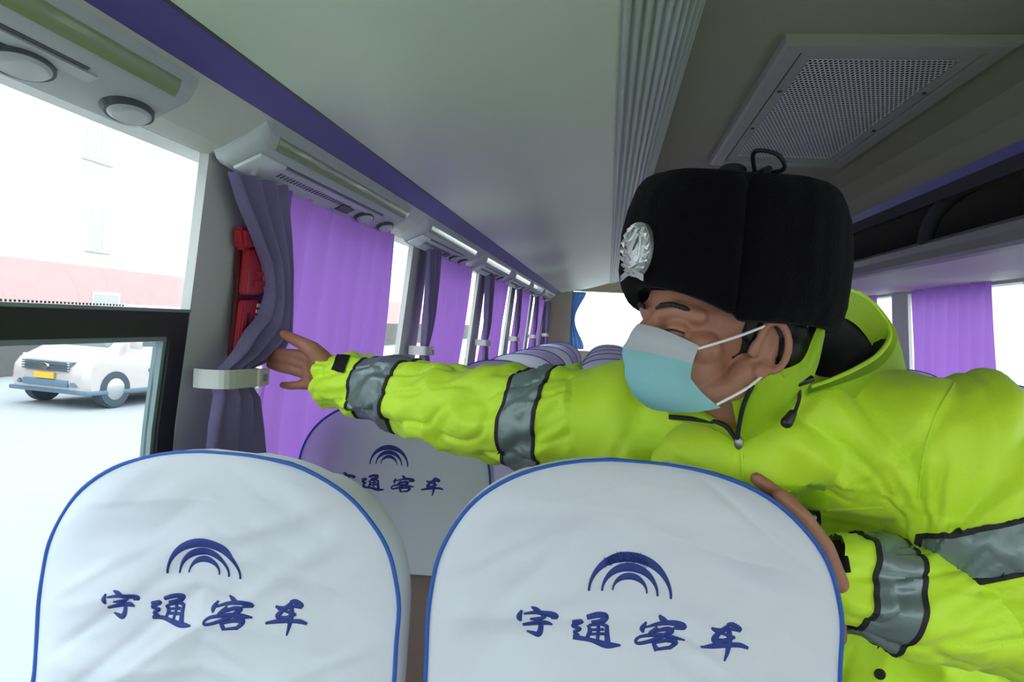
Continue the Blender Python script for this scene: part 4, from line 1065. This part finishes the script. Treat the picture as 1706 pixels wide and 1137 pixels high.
# ---- hair under the hat
bm = bmesh.new(); ell(bm, H(0, 0.030, 0.030), (0.079, 0.090, 0.080), HR)
for s in (-1, 1): chain(bm, [H(s * 0.074, -0.004, 0.045), H(s * 0.075, -0.012, 0.012)], [0.010, 0.006]); chain(bm, [H(s * 0.066, 0.055, 0.0), H(s * 0.058, 0.075, -0.035)], [0.025, 0.020])
chain(bm, [H(-0.045, 0.090, -0.03), H(0.045, 0.090, -0.03)], [0.024, 0.024]); chain(bm, [H(0.050, 0.070, 0.02), H(0.052, 0.085, -0.015)], [0.03, 0.026])
hme = remesh(bm, 0.004, 3); link('hair', hme, M['hair'], person)
for s in (-1, 1):
    pts = [H(s * a, b_, c_) for a, b_, c_ in ((0.050, -0.083, 0.036), (0.036, -0.0965, 0.041), (0.022, -0.103, 0.040), (0.012, -0.105, 0.036))]
    tb('eyebrow', catmull(pts, 4), [0.0015] + [0.0032] * 9 + [0.002] * 3, M['hair'], person)
    pts = [H(s * a, b_, c_) for a, b_, c_ in ((0.048, -0.086, 0.008), (0.040, -0.0945, 0.0105), (0.031, -0.0975, 0.0105), (0.022, -0.0965, 0.008))]
    tb('eyelash_line', catmull(pts, 4), 0.0014, M['hair'], person)

# ---- mask
def mask_pt(u, v, off=0.0):
    ph = u * R(53 + 16 * max(0, v - 0.55) / 0.45); zt_ = 0.014 - 0.020 * abs(u) ** 1.5; zb_ = -0.090 + 0.014 * abs(u) ** 2.2
    z = zt_ + (zb_ - zt_) * v
    nose = math.exp(-(u / 0.22) ** 2) * 0.022 * (1 - abs(v - 0.30) / 0.75 if abs(v - 0.30) < 0.75 else 0)
    rx = 0.076 + off; ry = 0.094 + 0.012 * math.sin(math.pi * min(1, v * 1.05)) + nose + off
    if v > 0.75: ry -= 0.026 * ((v - 0.75) / 0.25) ** 1.8
    x = rx * math.sin(ph); y = -0.012 - ry * math.cos(ph) ** 0.85 if math.cos(ph) > 0 else -0.012
    y -= 0.0012 * math.sin(v * math.pi * 7) * (1 - abs(u) ** 4)
    return H(x, y, z)
def mask_part(name, v0, v1, m, parent, off=0.0, nv=14):
    b = bmesh.new(); grid(b, [[mask_pt(u, v0 + (v1 - v0) * j / nv, off) for u in np.linspace(-1, 1, 41)] for j in range(nv + 1)])
    bmesh.ops.solidify(b, geom=b.faces[:], thickness=0.0015); return from_bm(name, b, m, parent, True)
mk = mask_part('face_mask', 0.0, 1.0, M['mask'], person, 0, 34)
o = mask_part('nose_section', -0.01, 0.30, M['maskw'], mk, 0.0016, 12); o['label'] = 'white upper section'
for s in (-1, 1):
    for v, tgt in ((0.04, (0.086, 0.010, 0.030)), (0.95, (0.084, 0.012, -0.030))):
        p = mask_pt(s, v, 0.002)
        t_ = H(s * tgt[0], tgt[1], tgt[2]); mid = p.lerp(t_, 0.5) + HR @ V((s * 0.006, 0, 0))
        tb('ear_loop', catmull([p, mid, t_], 6), 0.0017, M['refl'], mk)

# ---- fur hat
ha = person
def hat_r(ph, k=1.0):   # ph from the front, positive to the wearer's left
    a, b_ = 0.153 * k, 0.119 * k; c, s_ = math.cos(ph), math.sin(ph)
    r = (abs(c / a) ** 2.3 + abs(s_ / b_) ** 2.3) ** (-1 / 2.3); return r * s_, 0.022 - r * c
def furd(p, amp=0.0016): return amp * noise.noise(p * 160) + amp * 1.6 * noise.noise(p * 45)
def flap(name, a0, a1, zb, zt_, parent, ko=1.0, th=0.034, n=40, label=None):
    b = bmesh.new(); rings = []
    for i in range(n + 1):
        t = i / n; ph = R(a0 + (a1 - a0) * t); e = min(1, min(t, 1 - t) / 0.07); e = math.sqrt(max(0, 1 - (1 - e) ** 2)); z0, z1 = zb(t), zt_(t)
        rg = []
        for k in range(24):
            w = 2 * math.pi * k / 24; cr = math.copysign(abs(math.cos(w)) ** 0.5, math.cos(w)); cz = math.copysign(abs(math.sin(w)) ** 0.7, math.sin(w))
            zz = (z0 + z1) / 2 + cz * (z1 - z0) / 2 * (0.9 + 0.1 * e)
            hh = (zz - z0) / (z1 - z0); belly = 1.0 + 0.03 * math.sin(math.pi * hh) - 0.10 * hh * hh - 0.03 * (1 - hh) ** 2
            x, y = hat_r(ph, ko * belly); rr_ = math.hypot(x, y - 0.022); sc = (rr_ - th / 2 + cr * th / 2 * (0.35 + 0.65 * e)) / rr_
            p = V((x * sc, 0.022 + (y - 0.022) * sc, zz)); p += V((x, y - 0.022, 0)).normalized() * furd(p)
            rg.append(HM @ p)
        rings.append(rg)
    loft(b, rings); o = from_bm(name, b, M['fur'], parent, True)
    if label: o['label'] = label
    return o
# crown
bm = bmesh.new(); rings = []
for z, k in ((0.06, 0.80), (0.10, 0.84), (0.15, 0.84), (0.190, 0.82), (0.207, 0.70), (0.216, 0.45), (0.220, 0.2), (0.221, 0.04)):
    rg = []
    for i in range(48):
        x, y = hat_r(2 * math.pi * i / 48, k); p = V((x, y, z - 0.02 * (y - 0.03) / 0.16 * 0)); rg.append(HM @ (p + V((0, 0, furd(p, 0.002)))))
    rings.append(rg)
loft(bm, rings); hat = from_bm('fur_hat', bm, M['fur'], person, True); hat['label'] = 'black fur hat with folded-up flaps and silver badge'
flap('front_flap', -52, 52, lambda t: 0.060 - 0.030 * abs(2 * t - 1) ** 2, lambda t: 0.206 - 0.006 * abs(2 * t - 1) ** 2, hat, 1.02)
for s in (1, -1):
    flap('ear_flap', s * 50, s * 176, lambda t: 0.026 + 0.006 * math.sin(math.pi * t), lambda t: 0.202 - 0.008 * t + 0.014 * math.sin(math.pi * t), hat, 1.0)
tb('tie_lace', catmull([H(0.075, -0.01, 0.209), H(0.05, 0.015, 0.224), H(0.01, 0.03, 0.226), H(-0.03, 0.03, 0.226), H(-0.06, 0.03, 0.217)], 6), 0.004, M['blackc'], hat)
tb('tie_lace', catmull([H(0.02, 0.02, 0.224), H(0.05, -0.01, 0.240), H(0.078, 0.00, 0.234), H(0.06, 0.03, 0.224), H(0.015, 0.025, 0.224)], 6), 0.0028, M['blackc'], hat)
b = bmesh.new(); ell(b, H(0.0, 0.0, 0.226), (0.022, 0.016, 0.010), HR, 14); from_bm('tie_knot', b, M['blackc'], hat, True)
# badge: oval shield, wreath leaves, ribbon
BZ = 0.104; BA = R(2)
def bp(u, v, o_):     # on the front flap; u across, v up
    ph = BA + u / 0.153; z = BZ + v; hh = (z - 0.05) / 0.148; belly = 1.0 + 0.03 * math.sin(math.pi * hh) - 0.10 * hh * hh - 0.03 * (1 - hh) ** 2
    x, y = hat_r(ph, 1.02 * belly); k = 1 + o_ / math.hypot(x, y - 0.022); return HM @ V((x * k, 0.022 + (y - 0.022) * k, z))
b = bmesh.new(); rws = []
for r_, o_ in ((0.002, 0.0115), (0.35, 0.011), (0.6, 0.0095), (0.62, 0.0080), (0.80, 0.0075), (0.98, 0.006), (1.0, 0.0)):
    rws.append([bp(0.026 * r_ * math.cos(a), 0.034 * r_ * math.sin(a), o_) for a in np.linspace(0, 2 * math.pi, 33)[:-1]])
loft(b, rws); bdg = from_bm('badge', b, M['silver'], hat, True); bdg['label'] = 'silver oval badge'
b = bmesh.new()
for s in (-1, 1):
    for i in range(9):
        a = R(-78 + i * 19); cu, cv = s * 0.0225 * math.cos(a), 0.030 * math.sin(a); tx, ty = -s * math.sin(a) + s * 0.5 * math.cos(a), math.cos(a) + 0.4 * math.sin(a); L_ = 0.0062
        nn = np.array([-ty, tx]) * 0.0026
        pts = [(cu - tx * L_, cv - ty * L_), (cu + nn[0], cv + nn[1]), (cu + tx * L_, cv + ty * L_), (cu - nn[0], cv - nn[1])]
        top_ = [bp(u_, v_, 0.0085) for u_, v_ in pts]; cc = b.verts.new(bp(cu, cv, 0.0125)); vs = [b.verts.new(p) for p in top_]
        for k in range(4): b.faces.new((cc, vs[k], vs[(k + 1) % 4]))
from_bm('wreath', b, M['silver'], hat)
b = bmesh.new()  # dark strokes painted as the shade in the badge's recesses
for pts, w_ in (([(-0.0150, 0.0040), (-0.0110, 0.0015), (-0.0070, 0.0000)], 0.0022), ([(0.0000, -0.0050), (0.0050, 0.0010), (0.0085, 0.0090), (0.0100, 0.0150)], 0.0026), ([(0.0015, -0.0120), (0.0045, -0.0080), (0.0065, -0.0050)], 0.0014), ([(-0.0060, 0.0200), (-0.0020, 0.0230)], 0.0014)):
    tube(b, [bp(u_, v_, 0.0098) for u_, v_ in pts], [w_ * (0.35 if i in (0, len(pts) - 1) else 1.0) for i in range(len(pts))], 8)
from_bm('badge_recess_shade', b, M['unitdark'], hat, True)
b = bmesh.new()                                                       # raised wings and shield ridges
for pts in ([(-0.016, 0.012), (-0.006, 0.010), (0.002, 0.016), (0.004, 0.024)], [(-0.016, -0.006), (-0.006, -0.008), (0.000, -0.014)], [(0.013, -0.010), (0.014, 0.002), (0.013, 0.014)], [(-0.012, -0.018), (0.0, -0.022), (0.011, -0.018)], [(-0.010, 0.022), (0.0, 0.028), (0.008, 0.024)]):
    tube(b, [bp(c_[0], c_[1], 0.0105) for c_ in catmull([(p_[0], p_[1], 0) for p_ in pts], 4)], 0.0020, 6)
from_bm('badge_relief', b, M['silver'], hat, True)
b = bmesh.new(); grid(b, [[bp(u_, v_ + 0.004 * math.cos(u_ * 120), 0.010) for u_ in np.linspace(-0.022, 0.022, 13)] for v_ in (-0.036, -0.028)]); bmesh.ops.solidify(b, geom=b.faces[:], thickness=0.003)
from_bm('badge_ribbon', b, M['silver'], hat, True)
